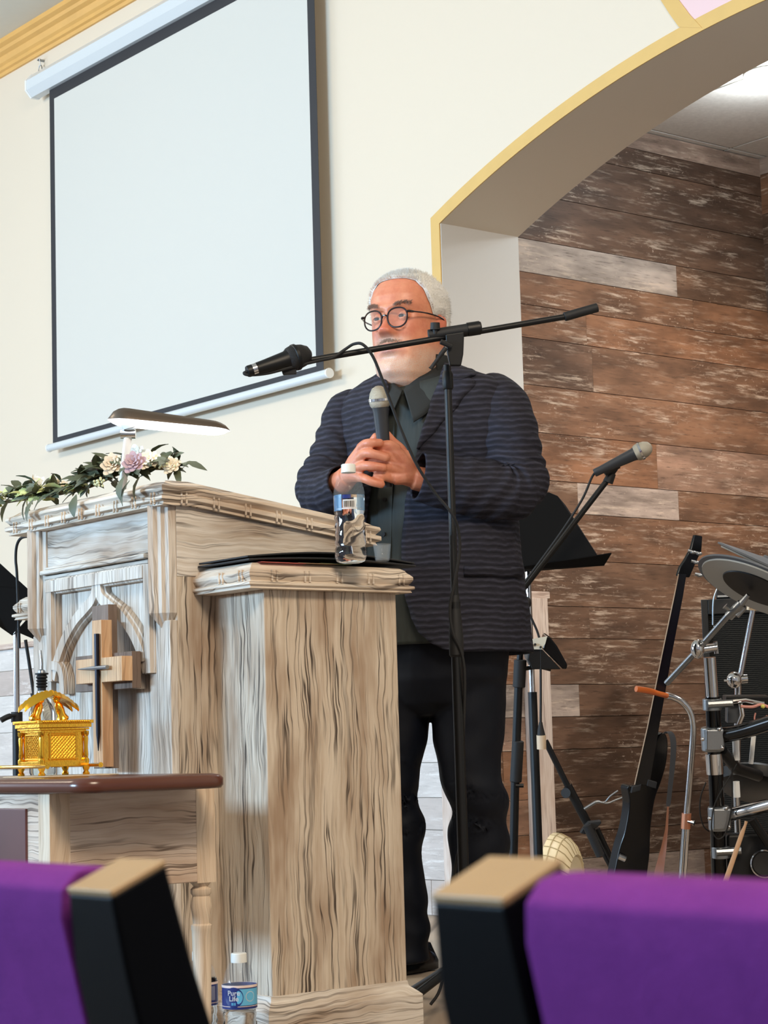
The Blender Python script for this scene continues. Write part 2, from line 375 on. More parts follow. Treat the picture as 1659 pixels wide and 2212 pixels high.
MB().loft([[V((x, YS+y*1.05, hz+z*1.05)) for y, z in oct_] for x in (hx1, hx1+.012)]).obj('end_cap', M['white_plastic'], t, ang=10)
MB().tube([(x0-.03, YS, z0-.012), (x1+.03, YS, z0-.012)], .017, 14).obj('bottom_bar', M['alu'], t)
for x in (x0-.036, x1+.03): MB().tube([(x, YS, z0-.012), (x+.008, YS, z0-.012)], .019, 14).obj('bar_end', M['white_plastic'], t)
hk = at(95, 132, 'Y', YF)
b = MB(); ring = [hk+V((.015*math.cos(a), -.02, -.045+.022*math.sin(a))) for a in [i*math.pi/8 for i in range(17)]]
b.tube(ring, .0025, 6); b.tube([hk+V((0, .0, 0)), hk+V((0, -.03, 0))], .006, 8); b.tube([hk+V((-.008, -.03, 0)), hk+V((.012, -.03, .003)), hk+V((.012, -.025, -.03))], .0025, 6)
b.tube([hk+V((0, -.02, -.067)), V((hk.x, YS, hz+.055))], .0025, 6)
b.obj('wall_hook', M['dull_steel'], t)
# ================================================================ PULPIT
wk = dict(base=(186, 172, 156), wash=(220, 213, 204), dark=(62, 50, 42), brown=(150, 124, 100))
M['wz'] = washed('whitewashed_vertical', 'z', seed=1, lines=.42, **wk)
M['wz2'] = washed('whitewashed_vertical_coarse', 'z', (180, 161, 140), (208, 195, 178), (52, 40, 33), (140, 111, 86), .85, .58, 4)
M['wh'] = washed('whitewashed_horizontal', 'h', seed=2, lines=.42, **wk)
M['wcap'] = washed('whitewashed_cap', 'h', (202, 184, 162), (226, 214, 200), (66, 50, 40), (164, 136, 110), .9, .5, 3)
XL, XR_, YP = -4.06, -3.488, 2.235        # lectern sides, recessed panel plane
XW, YW0, YW1 = -3.311, 2.327, 2.667       # wing outer side, wing front / rear
pulpit = thing('pulpit', (-3.77, 2.45, 0), 'whitewashed wooden church pulpit with pointed-arch front and lower side wings', 'pulpit')
def desk(y): return 1.137 if y < 2.27 else 1.137-(y-2.27)*(.064/.49)
# lectern body: sides follow the sloping desk
b = MB(); side = [(YP, 0), (2.67, 0), (2.67, desk(2.67)-.05), (2.27, desk(2.27)-.05), (YP, desk(YP)-.05)]
b.prism([V((XL, y, z)) for y, z in side], V((XR_-XL, 0, 0))); b.obj('lectern_body', M['wz2'], pulpit, bevel=.003)
# side panel moulding board at the top (horizontal grain patch in the photograph)
b = MB(); sp = [(YP+.001, .94), (2.669, .94), (2.669, desk(2.669)-.052), (2.27, desk(2.27)-.052), (YP+.001, desk(YP)-.052)]
b.prism([V((XR_, y, z)) for y, z in sp], V((.0015, 0, 0))); b.obj('upper_side_panel', M['wh'], pulpit, bevel=.0015)
# cap moulding: profile swept round the desk edge
def cap_rings(x0, x1, y0, y1, ztop, h=.053, back=True):
    """closed moulding as stacked rounded slabs; ztop is a function of y"""
    lay = [(0, -1.0, .012), (-.004, -.86, .012), (.006, -.80, 0), (.006, -.62, 0), (-.004, -.56, 0), (.0, -.48, 0), (.006, -.36, 0), (.004, -.24, 0), (-.006, -.17, 0), (-.012, -.10, 0), (-.02, 0, 0)]
    out = []
    for ex, t, _ in lay:
        ys = [y0-ex, (y0+.06), y1+ex]
        ring = [V((x0-ex, y0-ex, ztop(y0)+t*h)), V((x1+ex, y0-ex, ztop(y0)+t*h)), V((x1+ex, max(y0+.05, 2.27) if ztop(y0) > 1 else y0+.05, ztop(max(y0+.05, 2.27) if ztop(y0) > 1 else y0)+t*h)),
                V((x1+ex, y1+ex, ztop(y1)+t*h)), V((x0-ex, y1+ex, ztop(y1)+t*h)), V((x0-ex, max(y0+.05, 2.27) if ztop(y0) > 1 else y0+.05, ztop(max(y0+.05, 2.27) if ztop(y0) > 1 else y0)+t*h))]
        out.append(ring)
    return out
CX0, CX1, CY0, CY1 = -4.135, -3.474, 2.196, 2.752
def bamboo(x0, x1, y0, y1, zt, n_x, n_y, b):
    """paired rings carved along the half-round of the cap"""
    for i in range(n_x):
        for s in (-.006, .006):
            x = x0+(x1-x0)*(i+.6)/n_x+s; b.obox((x, y0-.006, zt(y0)-.038*1), V((.0018, 0, 0)), V((0, .0025, 0)), V((0, 0, .0125)))
    for i in range(n_y):
        for s in (-.006, .006):
            y = y0+(y1-y0)*(i+.6)/n_y+s; b.obox((x1+.006, y, zt(y)-.038*1), V((.0025, 0, 0)), V((0, .0018, 0)), V((0, 0, .0125)))
            b.obox((x0-.006, y, zt(y)-.038*1), V((.0025, 0, 0)), V((0, .0018, 0)), V((0, 0, .0125)))
b = MB().loft(cap_rings(CX0, CX1, CY0, CY1, desk)); bamboo(CX0, CX1, CY0, CY1, lambda y: desk(y)+.0, 9, 7, b)
b.obj('desk_top', M['wcap'], pulpit, bevel=.0015, ang=25)
# front: rails, panels, gothic tracery, corner pilasters
YT = YT0 = 2.203                            # tracery face
def F(px, py, y=YT): return at(px, py, 'Y', y)
pilw = .05
def pilaster(xc, ztop, zend, yb=YP):
    prof = [(-.030, 0), (-.028, -.016), (-.020, -.020), (-.018, -.028), (-.010, -.031), (-.007, -.040), (0, -.048), (.007, -.040), (.010, -.031), (.018, -.028), (.020, -.02), (.028, -.016), (.030, 0)]
    b = MB(); b.loft([[V((xc+x, yb+y, z)) for x, y in prof] for z in (zend+.03, ztop)], True, True)
    b.loft([[V((xc+x*.25, yb+y*.3-.004, zend)) for x, y in prof], [V((xc+x, yb+y, zend+.03)) for x, y in prof]])
    b.obj('pilaster', M['wz'], pulpit, ang=20)
pilaster(XR_-.031, 1.086, .835); pilaster(XL+.031, 1.086, .835)
MB().box(XL, XL+.08, YP-.018, YP, 0, .85).obj('corner_stile', M['wz'], pulpit, bevel=.002)
MB().box(XR_-.08, XR_, YP-.018, YP, 0, .85).obj('corner_stile', M['wz'], pulpit, bevel=.002)
for (d, z0, z1) in ((.022, .975, .984), (.03, .985, .994), (.022, .995, 1.001)): pass
b = MB()
for (dz, z0, z1) in ((.020, .972, .981), (.030, .983, .993), (.018, .995, 1.001)): b.box(XL+.052, XR_-.078, YP-dz, YP, z0, z1)
b.obj('rail_moulding', M['wh'], pulpit, bevel=.003)
MB().box(XL+.06, XR_-.078, YP-.012, YP, 1.001, 1.086).obj('top_panel', M['wh'], pulpit)
MB().box(XL+.07, XR_-.075, YP-.006, YP+.002, .0, .972).obj('front_panel', M['wz'], pulpit)
# tracery as ribbons in the plane of the front
_tk = [0]
def trace(pts, w, b, n=7, tri=False):
    _tk[0] += 1; YT = YT0+.0007*(_tk[0] % 6)
    P = spline(pts, n) if not tri else [V(p) for p in pts]
    rings = []
    for i, p in enumerate(P):
        t = (P[min(i+1, len(P)-1)]-P[max(i-1, 0)]).normalized(); nn = V((t.z, 0, -t.x)); ww = w[min(i*len(w)//len(P), len(w)-1)] if isinstance(w, list) else w
        c = V((p.x, 0, p.z)); f = [(-1, YP-.004), (-1, YT+.01), (-.82, YT+.008), (-.74, YT), (.74, YT), (.82, YT+.008), (1, YT+.01), (1, YP-.004)]
        rings.append([V((c.x+nn.x*ww/2*k, y, c.z+nn.z*ww/2*k)) for k, y in f])
    b.loft(rings)
xc = (XL+XR_)/2+.012; b = MB()
L, R_ = XL+.092, XR_-.092
def sym(pts, w, n=7):
    trace([V((xc+x, 0, z)) for x, z in pts], w, b, n); trace([V((xc-x, 0, z)) for x, z in pts], w, b, n)
trace([V((L-.01, 0, .955)), V((R_+.01, 0, .955))], .034, b, 2)
sym([(.205, .97), (.205, .80), (.205, .745)], .03)
sym([(0.004, .95), (.014, .918), (.045, .898), (.095, .872), (.145, .83), (.18, .782), (.196, .75)], .032)
sym([(.196, .78), (.165, .775), (.150, .752), (.148, .715)], .026)
b.obj('gothic_tracery', M['wz'], pulpit, ang=25)
# plinth of the lectern and the two wings
MB().box(XL-.025, XR_+.02, YP-.045, 2.69, 0, .09).obj('lectern_plinth', M['wh'], pulpit, bevel=.008)
def wing(sgn):
    if sgn > 0: x0, x1 = XR_-.002, XW; ox = 1
    else: x1, x0 = XL+.002, XL-(XW-XR_); ox = -1
    b = MB(); b.box(x0, x1, YW0, YW1, .09, .902); b.obj('wing_body', M['wz2'], pulpit, bevel=.003)
    cx0, cx1 = (x0, x1+.025) if ox > 0 else (x0-.025, x1)
    zt = lambda y: .954
    ringz = []
    for ex, t in ((0, -1.0), (-.003, -.9), (.004, -.86), (.004, -.76), (-.006, -.70), (-.002, -.62), (.002, -.5), (.002, -.38), (-.003, -.28), (-.008, -.20), (-.010, -.12), (-.02, 0)):
        e0, e1 = (0, ex) if ox > 0 else (ex, 0)
        ringz.append([V((cx0-e0, 2.277-ex, .954+t*.053)), V((cx1+e1, 2.277-ex, .954+t*.053)), V((cx1+e1, 2.692+ex, .954+t*.053)), V((cx0-e0, 2.692+ex, .954+t*.053))])
    b = MB().loft(ringz)
    for i in range(5 if ox > 0 else 5):
        for s in (-.006, .006):
            y = 2.277+.415*(i+.72)/5.1+s; xe = cx1+.002 if ox > 0 else cx0-.002
            b.obox((xe, y, .9275), V((.0025, 0, 0)), V((0, .0018, 0)), V((0, 0, .0115)))
    for i in range(2):
        for s in (-.006, .006):
            x = (cx1-.03-.07*i if ox > 0 else cx0+.03+.07*i)+s; b.obox((x, 2.275, .9275), V((.0018, 0, 0)), V((0, .0025, 0)), V((0, 0, .0115)))
    b.obj('wing_top', M['wcap'], pulpit, bevel=.0012, ang=20)
    pr = [(0, 0), (.027, 0), (.027, .078), (.018, .084), (.004, .09), (0, .09)]
    px0, px1 = (x0, x1+.025) if ox > 0 else (x0-.025, x1)
    rr = []
    for e, z in ((0.0, 0), (0.0, .074), (-.006, .080), (-.020, .092), (-.022, .102)):
        e0, e1 = (0, e) if ox > 0 else (e, 0)
        rr.append([V((px0-e0, YW0-.027-e, z)), V((px1+e1, YW0-.027-e, z)), V((px1+e1, YW1+.02+e, z)), V((px0-e0, YW1+.02+e, z))])
    MB().loft(rr).obj('wing_plinth', M['wh'], pulpit, ang=20)
wing(1); wing(-1)
# faint blue paint smudge on the wing's side
# ================================================================ cross on the pulpit front
YC = YT-.002
M['oak'] = washed('oak_cross', 'z', (196, 152, 112), (214, 178, 140), (130, 92, 60), (178, 130, 92), 1.2, .3, 8)
M['oak_d'] = washed('dark_stained_cross', 'z', (112, 94, 82), (128, 110, 98), (58, 46, 40), (84, 66, 54), 1.2, .4, 9)
cr = thing('wooden_cross', (-3.79, YC, .56), 'two-layer wooden cross with nails hung on the pulpit front', 'cross')
def crossmb(x0, x1, z0, z1, ax0, ax1, az0, az1, y0, y1):
    poly = [(x0, z0), (x1, z0), (x1, az0), (ax1, az0), (ax1, az1), (x1, az1), (x1, z1), (x0, z1), (x0, az1), (ax0, az1), (ax0, az0), (x0, az0)]
    return MB().prism([V((x, y0, z)) for x, z in poly], V((0, y1-y0, 0)))
yb = YC-.022; yf = yb-.026
P = lambda x, y, yy: at(x, y, 'Y', yy)
crossmb(P(202, 1600, yb).x, P(237, 1600, yb).x, P(230, 1660, yb).z, P(220, 1307, yb).z, P(163, 1440, yb).x, P(285, 1440, yb).x, P(240, 1490, yb).z, P(240, 1411, yb).z, yb, YC).obj('back_cross', M['oak_d'], cr, bevel=.001)
crossmb(P(199, 1400, yf).x, P(219, 1400, yf).x, P(222, 1657, yf).z, P(208, 1340, yf).z, P(164, 1450, yf).x, P(263, 1450, yf).x, P(218, 1474, yf).z, P(218, 1421, yf).z, yf, yb).obj('front_cross', M['oak'], cr, bevel=.001)
a, c = P(208.5, 1369, yf-.006), P(212.5, 1622, yf-.004)
MB().tube([a, a+(c-a)*.1, a+(c-a)*.85, c], [.0055, .0055, .0045, .001], 8).obj('long_nail', plain('dark_iron', (22, 20, 30), .4, .6), cr)
a, c = P(168, 1446, yf-.004), P(232, 1441, yf-.009)
MB().tube([a, a+(c-a)*.5, c], [.001, .0045, .0045], 8).obj('cross_nail', M['dull_steel'], cr)
# ================================================================ lamp on the desk
t = thing('desk_lamp', dep(268, 1000, 4.31), 'lit bronze and white task lamp on top of the pulpit', 'lamp')
LD = 4.31
M['bronze'] = plain('bronze_lamp_shell', (96, 84, 72), .35, .5)
a, c = dep(233, 905, LD), dep(497, 930, LD+.05)
ax = (c-a); n = 24; rings = []; ringg = []
side = ax.normalized().cross(UP).normalized()
for i in range(n+1):
    u = i/n; e = min(1, math.sin(math.pi*min(u, 1-u)/.30)**.6 if min(u, 1-u) < .15 else 1); e = max(e, .03)
    p = a+ax*u; up = UP*.021*e*(1.25-.6*u); w = side*.038*e
    rings.append([p-w-UP*.002*e, p-w*.9+up*.45, p-w*.5+up, p+w*.5+up, p+w*.9+up*.45, p+w-UP*.002*e])
    ringg.append([p-w*.96-UP*.002, p+w*.96-UP*.002, p+w*.8-UP*.0095*e, p-w*.8-UP*.0095*e])
MB().loft(rings).obj('lamp_shade', M['bronze'], t, ang=60)
MB().loft(ringg).obj('diffuser', emis('lamp_tube_glow', (248, 252, 255), 3.5), t, ang=60)
j = dep(277, 938, LD+.02); base = at(267, 1030, 'Y', j.y)
b = MB(); b.tube([dep(276, 905, LD+.02), dep(281, 925, LD+.02)], [.022, .014], 12); b.obj('head_bracket', M['white_plastic'], t)
MB().tube([j-CR*.016, j+CR*.016], .010, 14).obj('hinge', M['chrome'], t)
jb = at(262, 1030, 'Y', j.y); jb.z = desk(2.3)
MB().tube([j, jb], .0095, 10, flat=.7).obj('arm', M['white_plastic'], t)
MB().lathe([(.018, 0), (.018, .008), (.012, .012), (.0, .012)], jb, UP, 20).obj('base', M['bronze'], t)
# lamp cord dropping at the pulpit's left
b = MB(); b.tube(spline([P(62, 1158, 2.30), P(45, 1163, 2.30), P(36, 1180, 2.3), P(34, 1210, 2.3), P(37, 1250, 2.3), P(42, 1400, 2.3)], 6), .0035, 8)
tag(b.obj('power_cord', M['black_rub']), 'thin black power cord hanging beside the left end of the pulpit', 'cord')
# ================================================================ garland
M['leaf'] = plain('olive_leaf', (92, 98, 72), .55, var=.35, bscale=60)
M['leaf_l'] = plain('lit_lime_leaf', (214, 216, 142), .55, var=.2, bscale=60)  # leaves catching the light: their brightness is put into this lime colour
M['stem'] = plain('garland_stem', (96, 84, 52), .7)
M['pet_c'] = plain('cream_petal', (250, 238, 214), .6, var=.08, bscale=90); M['pet_p'] = plain('dusty_pink_petal', (206, 172, 178), .6, var=.3, bscale=90)
M['pet_o'] = plain('apricot_petal', (236, 214, 184), .6, var=.2, bscale=90); M['pet_w'] = plain('white_petal', (252, 250, 240), .6)
M['berry'] = plain('pale_berry', (206, 204, 160), .5)
gar = thing('flower_garland', (-3.85, 2.27, 1.137), 'artificial garland of leaves and pale flowers lying on the pulpit top', 'garland')
gpath = spline([at(q[0], q[1], 'Y', q[2]) for q in ((-30, 1092, 2.22), (40, 1080, 2.23), (110, 1070, 2.24), (190, 1052, 2.25), (260, 1022, 2.27), (320, 1012, 2.3), (395, 1014, 2.36))], 10)
MB().tube(gpath, .004, 6).obj('vine', M['stem'], gar)
def leaf(b, p, d, L, w):
    d = d.normalized(); s = d.cross(V((random.uniform(-.5, .5), random.uniform(-1, 0), random.uniform(.2, 1)))).normalized(); nn = s.cross(d).normalized()
    prof = ((0, .08), (.2, .6), (.45, 1), (.7, .8), (.9, .35), (1, .03)); l, c, r = [], [], []
    for u, k in prof:
        q = p+d*L*u+nn*(L*.16*math.sin(u*2.6)); c.append(q+nn*.001); l.append(q-s*w*k/2+nn*w*.12*k); r.append(q+s*w*k/2+nn*w*.12*k)
    b.loft([[l[i], c[i], r[i], c[i]-nn*.0016] for i in range(len(prof))])
bl, bp = MB(), MB()
for i in range(280):
    u = random.random(); p = gpath[int(u*(len(gpath)-1))]+V((random.gauss(0, .008), random.gauss(0, .012), abs(random.gauss(0, .008))))
    fx = random.choice((-1, 1)); d = V((fx*random.uniform(.3, 1), random.uniform(-1, .6), random.uniform(-.5, .45)))
    pale = u < .5 and random.random() < .45
    leaf(bp if pale else bl, p, d, random.uniform(.035, .075) if not pale else random.uniform(.025, .05), random.uniform(.014, .024))
for q in ((22, 1090), (60, 1085), (75, 1088), (165, 1080), (268, 1040), (303, 1040), (280, 1050)):
    p = at(q[0], q[1]-12, 'Y', 2.185); leaf(bl, p, V((random.uniform(-.3, .3), -.15, -1)), .055, .024)
bl.obj('dark_leaves', M['leaf'], gar, ang=60, fix=False)['kind'] = 'stuff'; bp.obj('lit_leaves', M['leaf_l'], gar, ang=60, fix=False)['kind'] = 'stuff'
def rose(c, r, mats, name, n=26, face=V((.6, -.75, .35))):
    b = MB(); face = face.normalized(); e1 = face.cross(UP).normalized(); e2 = face.cross(e1)
    for k in range(n):
        rr = r*math.sqrt((k+1)/n); a = k*2.399; u = e1*math.cos(a)+e2*math.sin(a); tilt = .25+1.0*(k/n)
        up = (face*math.cos(tilt)+u*math.sin(tilt)); s = face.cross(u).normalized(); base = c+u*rr*.25-face*r*.25*(k/n); h = r*(.55+.5*k/n); w = r*(.35+.6*k/n)
        rings = []
        for v_, kk in ((0, .35), (.35, .9), (.7, 1), (.9, .75), (1, .3)):
            q = base+up*h*v_+u*h*.3*v_*v_; rings.append([q-s*w*kk*.5-u*.10*w*kk, q+face*.001, q+s*w*kk*.5-u*.10*w*kk, q-u*.0025])
        b.loft(rings)
    return b.obj(name, mats, gar, ang=70, fix=False)
rose(at(243, 1004, 'Y', 2.235), .020, M['pet_o'], 'flower')['label'] = 'apricot flower'
rose(at(289, 1000, 'Y', 2.235), .0195, M['pet_p'], 'flower')['label'] = 'dusty pink flower'
rose(at(322, 994, 'Y', 2.29), .018, M['pet_c'], 'flower')['label'] = 'cream flower'
rose(at(293, 984, 'Y', 2.31), .019, M['pet_w'], 'flower')['label'] = 'white flower'
rose(at(212, 1010, 'Y', 2.25), .018, M['pet_p'], 'flower')
rose(at(370, 1006, 'Y', 2.32), .016, M['pet_c'], 'flower')
for q in ((70, 1042, .016), (85, 1050, .02), (122, 1046, .014), (128, 1040, .012), (60, 1056, .016), (105, 1062, .016), (22, 1062, .014), (140, 1052, .013), (95, 1066, .015)):
    rose(at(q[0], q[1], 'Y', 2.25), q[2], M['pet_w'] if q[0] % 2 else M['pet_c'], 'blossom', 12, V((random.uniform(-.5, .8), -.7, .5)))
b = MB()
for i in range(26):
    c = at(212+random.gauss(0, 7), 1040+random.gauss(0, 5), 'Y', 2.2) if i < 14 else at(345+random.gauss(0, 12), 1004+random.gauss(0, 4), 'Y', 2.3); b.ball(c, .003, 8, 6)
b.obj('berries', M['berry'], gar)['kind'] = 'stuff'
# ================================================================ things on the pulpit wing
def glassy(name, rgb, ior, rough=.02):
    t = NT(name); t.set(srgb(*rgb), rough); t.p.inputs['Transmission Weight'].default_value = 1; t.p.inputs['IOR'].default_value = ior; return t.m
M['water'] = glassy('bottled_water', (250, 252, 252), 1.33, .01); pt = NT('thin_clear_plastic'); pt.set(srgb(190, 196, 198), .06); pt.p.inputs['Alpha'].default_value = .10; M['pet'] = pt.m
M['cap_w'] = plain('white_cap', (226, 228, 224), .4)
M['lab_navy'] = plain('navy_label', (30, 44, 110), .35); M['lab_white'] = plain('white_label', (236, 236, 234), .4, Alpha=.6); M['lab_blue'] = plain('light_blue_label', (96, 176, 214), .35)
M['lab_mid'] = plain('mid_blue_label', (90, 140, 180), .35, Alpha=.5); M['lab_red'] = plain('pink_label_edge', (226, 204, 196), .4)
def arc_patch(b, c, r, a0, a1, z0, z1, n=10, th=.0004):
    rings = []
    for i in range(n+1):
        a = a0+(a1-a0)*i/n; d = V((math.cos(a), math.sin(a), 0)); rings.append([c+d*r+UP*z0, c+d*r+UP*z1, c+d*(r+th)+UP*z1, c+d*(r+th)+UP*z0])
    b.loft(rings)
def disc_patch(b, c, r, ac, zc, rad, th=.0004, n=24):
    f, k = [], []
    for i in range(n):
        a = ac+rad/r*math.cos(2*math.pi*i/n); z = zc+rad*math.sin(2*math.pi*i/n); d = V((math.cos(a), math.sin(a), 0)); f.append(b.v(c+d*(r+th)+UP*z))
    ctr = b.v(c+V((math.cos(ac), math.sin(ac), 0))*(r+th)+UP*zc)
    for i in range(n): b.face((ctr, f[i], f[(i+1) % n]))
def text_patch(txt, c, r, ac, zc, size, mat, name, parent, th=.0007, spacing=1.0):
    cu = bpy.data.curves.new(name, 'FONT'); cu.body = txt; cu.size = size; cu.align_x = 'CENTER'; cu.align_y = 'CENTER'; cu.space_line = .8; cu.offset = size*.015
    tmp = bpy.data.objects.new(name, cu); COL.objects.link(tmp); dg = bpy.context.evaluated_depsgraph_get(); dg.update()
    me = bpy.data.meshes.new_from_object(tmp.evaluated_get(dg)); bpy.data.objects.remove(tmp); bpy.data.curves.remove(cu)
    for v in me.vertices:
        a = ac+v.co.x/r; v.co = V((c.x+math.cos(a)*(r+th), c.y+math.sin(a)*(r+th), c.z+zc+v.co.y))
    me.name = name; me.materials.append(mat); o = bpy.data.objects.new(name, me); COL.objects.link(o); adopt(o, parent); return o
FACE = math.atan2(-CAMP.y+0-.62, .78)          # angle of the side turned to the room
def bottle(loc, label, kind, ang, wl, scale=1.0):
    c = V(loc); t = thing('water_bottle', c, label, 'bottle', None); s = scale
    prof = [(.0, .004), (.022, .0), (.029, .003), (.0325, .012), (.0325, .028), (.030, .034), (.0325, .041), (.030, .050), (.032, .058), (.0295, .067), (.0318, .075), (.0295, .084), (.0318, .092), (.0300, .100),
            (.0322, .106), (.0322, .145), (.031, .152), (.0265, .170), (.019, .184), (.0125, .189), (.0122, .194)]
    def R(h):
        for (r0, h0), (r1, h1) in zip(prof[1:], prof[2:]):
            if h0 <= h <= h1: return r0+(r1-r0)*(h-h0)/max(h1-h0, 1e-6)
        return prof[-1][0]
    low = [(r*s, h*s) for r, h in prof if h < wl]+[(R(wl)*s, wl*s), (0, wl*s)]
    up = [(0, (wl+.0006)*s), (R(wl)*s, (wl+.0006)*s)]+[(r*s, h*s) for r, h in prof if h > wl+.003]+[(0, .194*s)]
    def flute(b):
        for v in b.bm.verts:
            q = v.co-c; h = q.z/s
            if .03 < h < .10:
                a = math.atan2(q.y, q.x); k = 1+.02*math.sin(a*3+h*90)+.012*math.sin(a*7-h*140); v.co = V((c.x+q.x*k, c.y+q.y*k, v.co.z))
            if h < .02:
                a = math.atan2(q.y, q.x); k = 1-.10*max(0, math.cos(a*5))*(1-h/.02); v.co = V((c.x+q.x*k, c.y+q.y*k, v.co.z))
        return b
    flute(MB().lathe(low, c, UP, 40)).obj('water', M['water'], t, ang=80)
    MB().lathe(up, c, UP, 32).obj('upper_shell', M['pet'], t, ang=80)
    MB().lathe([(.0, .187*s), (.0150*s, .187*s), (.0152*s, .189*s), (.0148*s, .203*s), (.0135*s, .2045*s), (0, .2045*s)], c, UP, 30).obj('cap', M['cap_w'], t)
    r = .0326*s
    if kind == 'back':                                        # translucent back of a label seen through: blocks and a barcode
        b = MB(); arc_patch(b, c, r, ang-.95, ang+.95, .108*s, .111*s); arc_patch(b, c, r, ang-.42, ang+.42, .1115*s, .128*s); lb = b.obj('label', M['lab_white'], t)
        for u0, u1 in ((-1.25, -.5), (.5, 1.25)): b = MB(); arc_patch(b, c, r, ang+u0, ang+u1, .106*s, .139*s); b.obj('blue_block', M['lab_mid'], lb)
        b = MB(); arc_patch(b, c, r, ang-.45, ang+.1, .130*s, .138*s); b.obj('navy_block', M['lab_navy'], lb)
        b = MB()
        for i, w in enumerate((2, 1, 3, 1, 2, 1, 1, 3, 1, 2, 1, 2)): arc_patch(b, c, r+.0006, ang-.34+.056*i, ang-.34+.056*i+.014*w, .1125*s, .125*s, 2)
        b.obj('barcode', M['black_rub'], lb)
    else:
        b = MB(); arc_patch(b, c, r, 0, 2*math.pi, .104*s, .147*s, 40); lb = b.obj('label', M['lab_navy'], t)
        for u0, u1 in ((.143, .1475), (.1085, .1095)): b = MB(); arc_patch(b, c, r+.0005, 0, 2*math.pi, u0*s, u1*s, 40); b.obj('label_edge', M['lab_red'], lb)
        if kind == 'front':
            b = MB(); arc_patch(b, c, r+.0005, ang-.15, ang+1.35, .111*s, .141*s, 14); b.obj('light_blue_field', M['lab_blue'], lb)
            b = MB(); disc_patch(b, c, r+.0008, ang-.34, .126*s, .0185*s); b.obj('round_field', M['lab_navy'], lb)
            b = MB(); disc_patch(b, c, r+.0008, ang+.62, .127*s, .0095*s); b.obj('badge', M['lab_white'], lb)
            b = MB(); disc_patch(b, c, r+.0011, ang+.62, .127*s, .0082*s); b.obj('badge_centre', M['lab_blue'], lb)
            text_patch('Pure\nLife', c, r, ang-.34, .1285*s, .0128*s, M['lab_white'], 'lettering', lb, .0015)
            b = MB(); arc_patch(b, c, r+.0012, ang-.46, ang-.40, .1115*s, .1165*s, 2); arc_patch(b, c, r+.0012, ang-.36, ang-.33, .1115*s, .1165*s, 2); arc_patch(b, c, r+.0012, ang-.29, ang-.24, .1115*s, .1165*s, 2); b.obj('small_print', M['lab_blue'], lb)
        else:
            b = MB()
            for i in range(7): arc_patch(b, c, r+.0008, ang-.05, ang+.5-.1*(i % 3), (.115+.0036*i)*s, (.1166+.0036*i)*s, 5)
            b.obj('small_print', M['lab_mid'], lb)
            b = MB(); arc_patch(b, c, r+.0008, ang+.65, ang+.95, .114*s, .14*s, 6); b.obj('grey_panel', plain('label_grey', (120, 124, 150), .4), lb)
    return t
camang = lambda p: math.atan2(CAMP.y-p.y, CAMP.x-p.x)
pw = at(758, 1216, 'Z', .9545); bottle(pw, 'half-full clear plastic water bottle standing on the pulpit wing', 'back', camang(pw), .138, .99)
p1 = dep(516, 2068, 3.80); p1.z = 0; bottle(p1, 'clear water bottle with a navy label, right of the turned table leg', 'front', camang(p1), .1)
p2 = dep(432, 2066, 3.86); p2.z = 0; bottle(p2, 'clear water bottle partly hidden behind the turned table leg', 'print', camang(p2), .155)
c = at(826, 1212, 'Z', .9545)
t = thing('plastic_cup', c, 'small clear plastic cup standing right of the water bottle on the pulpit wing', 'cup')
MB().lathe([(.0, .001), (.013, 0), (.0145, .002), (.0185, .034), (.0192, .0345), (.0178, .0342), (.0138, .003), (0, .003)], c, UP, 28).obj('cup_body', M['pet'], t)
# portfolio and papers
M['leather'] = plain('black_leatherette', (24, 24, 27), .55, bump=.25, bscale=700)
fz = .9575
t = thing('black_portfolio', (-3.39, 2.49, fz), 'black soft portfolio lying on the pulpit wing under the water bottle', 'folder')
for k, (zz0, nm) in enumerate(((fz, 'back_cover'), (fz+.006, 'front_cover'))):
    rings = []
    for i in range(13):
        u = i/12; y = 2.284+.43*u; lift = (.008*math.sin(math.pi*u) + (.006 if k else 0)*math.sin(math.pi*u)); e = .004 if k == 0 else 0
        rings.append([V((-3.48-e, y, zz0+lift)), V((-3.302+e, y, zz0+lift)), V((-3.302+e, y, zz0+lift+.004)), V((-3.48-e, y, zz0+lift+.004))])
    MB().loft(rings).obj(nm, M['leather'], t, bevel=.0015)
for (y0, y1, x1, col, nm) in ((2.31, 2.42, -3.291, (206, 106, 100), 'folded pink sheet'), (2.40, 2.50, -3.290, (150, 120, 92), 'folded brown sheet'), (2.455, 2.535, -3.289, (92, 104, 64), 'folded green sheet')):
    k = {'pink': 0, 'brow': 1, 'gree': 2}[nm[7:11]]
    o = MB().box(-3.42, x1, y0, y1, .9542+.0009*k, .9549+.0009*k).obj('paper_sheet', plain(nm.replace(' ', '_'), col, .7))
    tag(o, nm+' sticking out under the black portfolio on the pulpit wing', 'paper')
# ================================================================ COMMUNION TABLE
TX, TY0, TY1 = -3.043, 1.690, 2.022; TXL = -4.30; TZ = .535
M['table_top'] = plain('dark_brown_table_top', (92, 50, 36), .25, var=.35, bscale=40)
M['th'] = washed('washed_table_side', 'h', (196, 172, 152), (214, 196, 180), (84, 66, 54), (166, 138, 116), 1.15, .5, 12)
M['tz'] = washed('washed_table_leg', 'z', (202, 178, 152), (218, 200, 178), (130, 104, 80), (180, 148, 118), 1, .2, 13)
M['inset'] = plain('dark_red_inset', (96, 58, 56), .35, var=.4, bscale=30)
tb = thing('communion_table', ((TX+TXL)/2, (TY0+TY1)/2, -.3), 'whitewashed communion table with a dark brown top in front of the pulpit', 'table')
prof = [(-.02, 0), (-.004, .001), (.0, .006), (.0, .018), (-.006, .024), (-.02, .026)]
x0, x1, y0, y1 = TXL-.12, TX+.128, TY0-.012, TY1-.045
rr = []
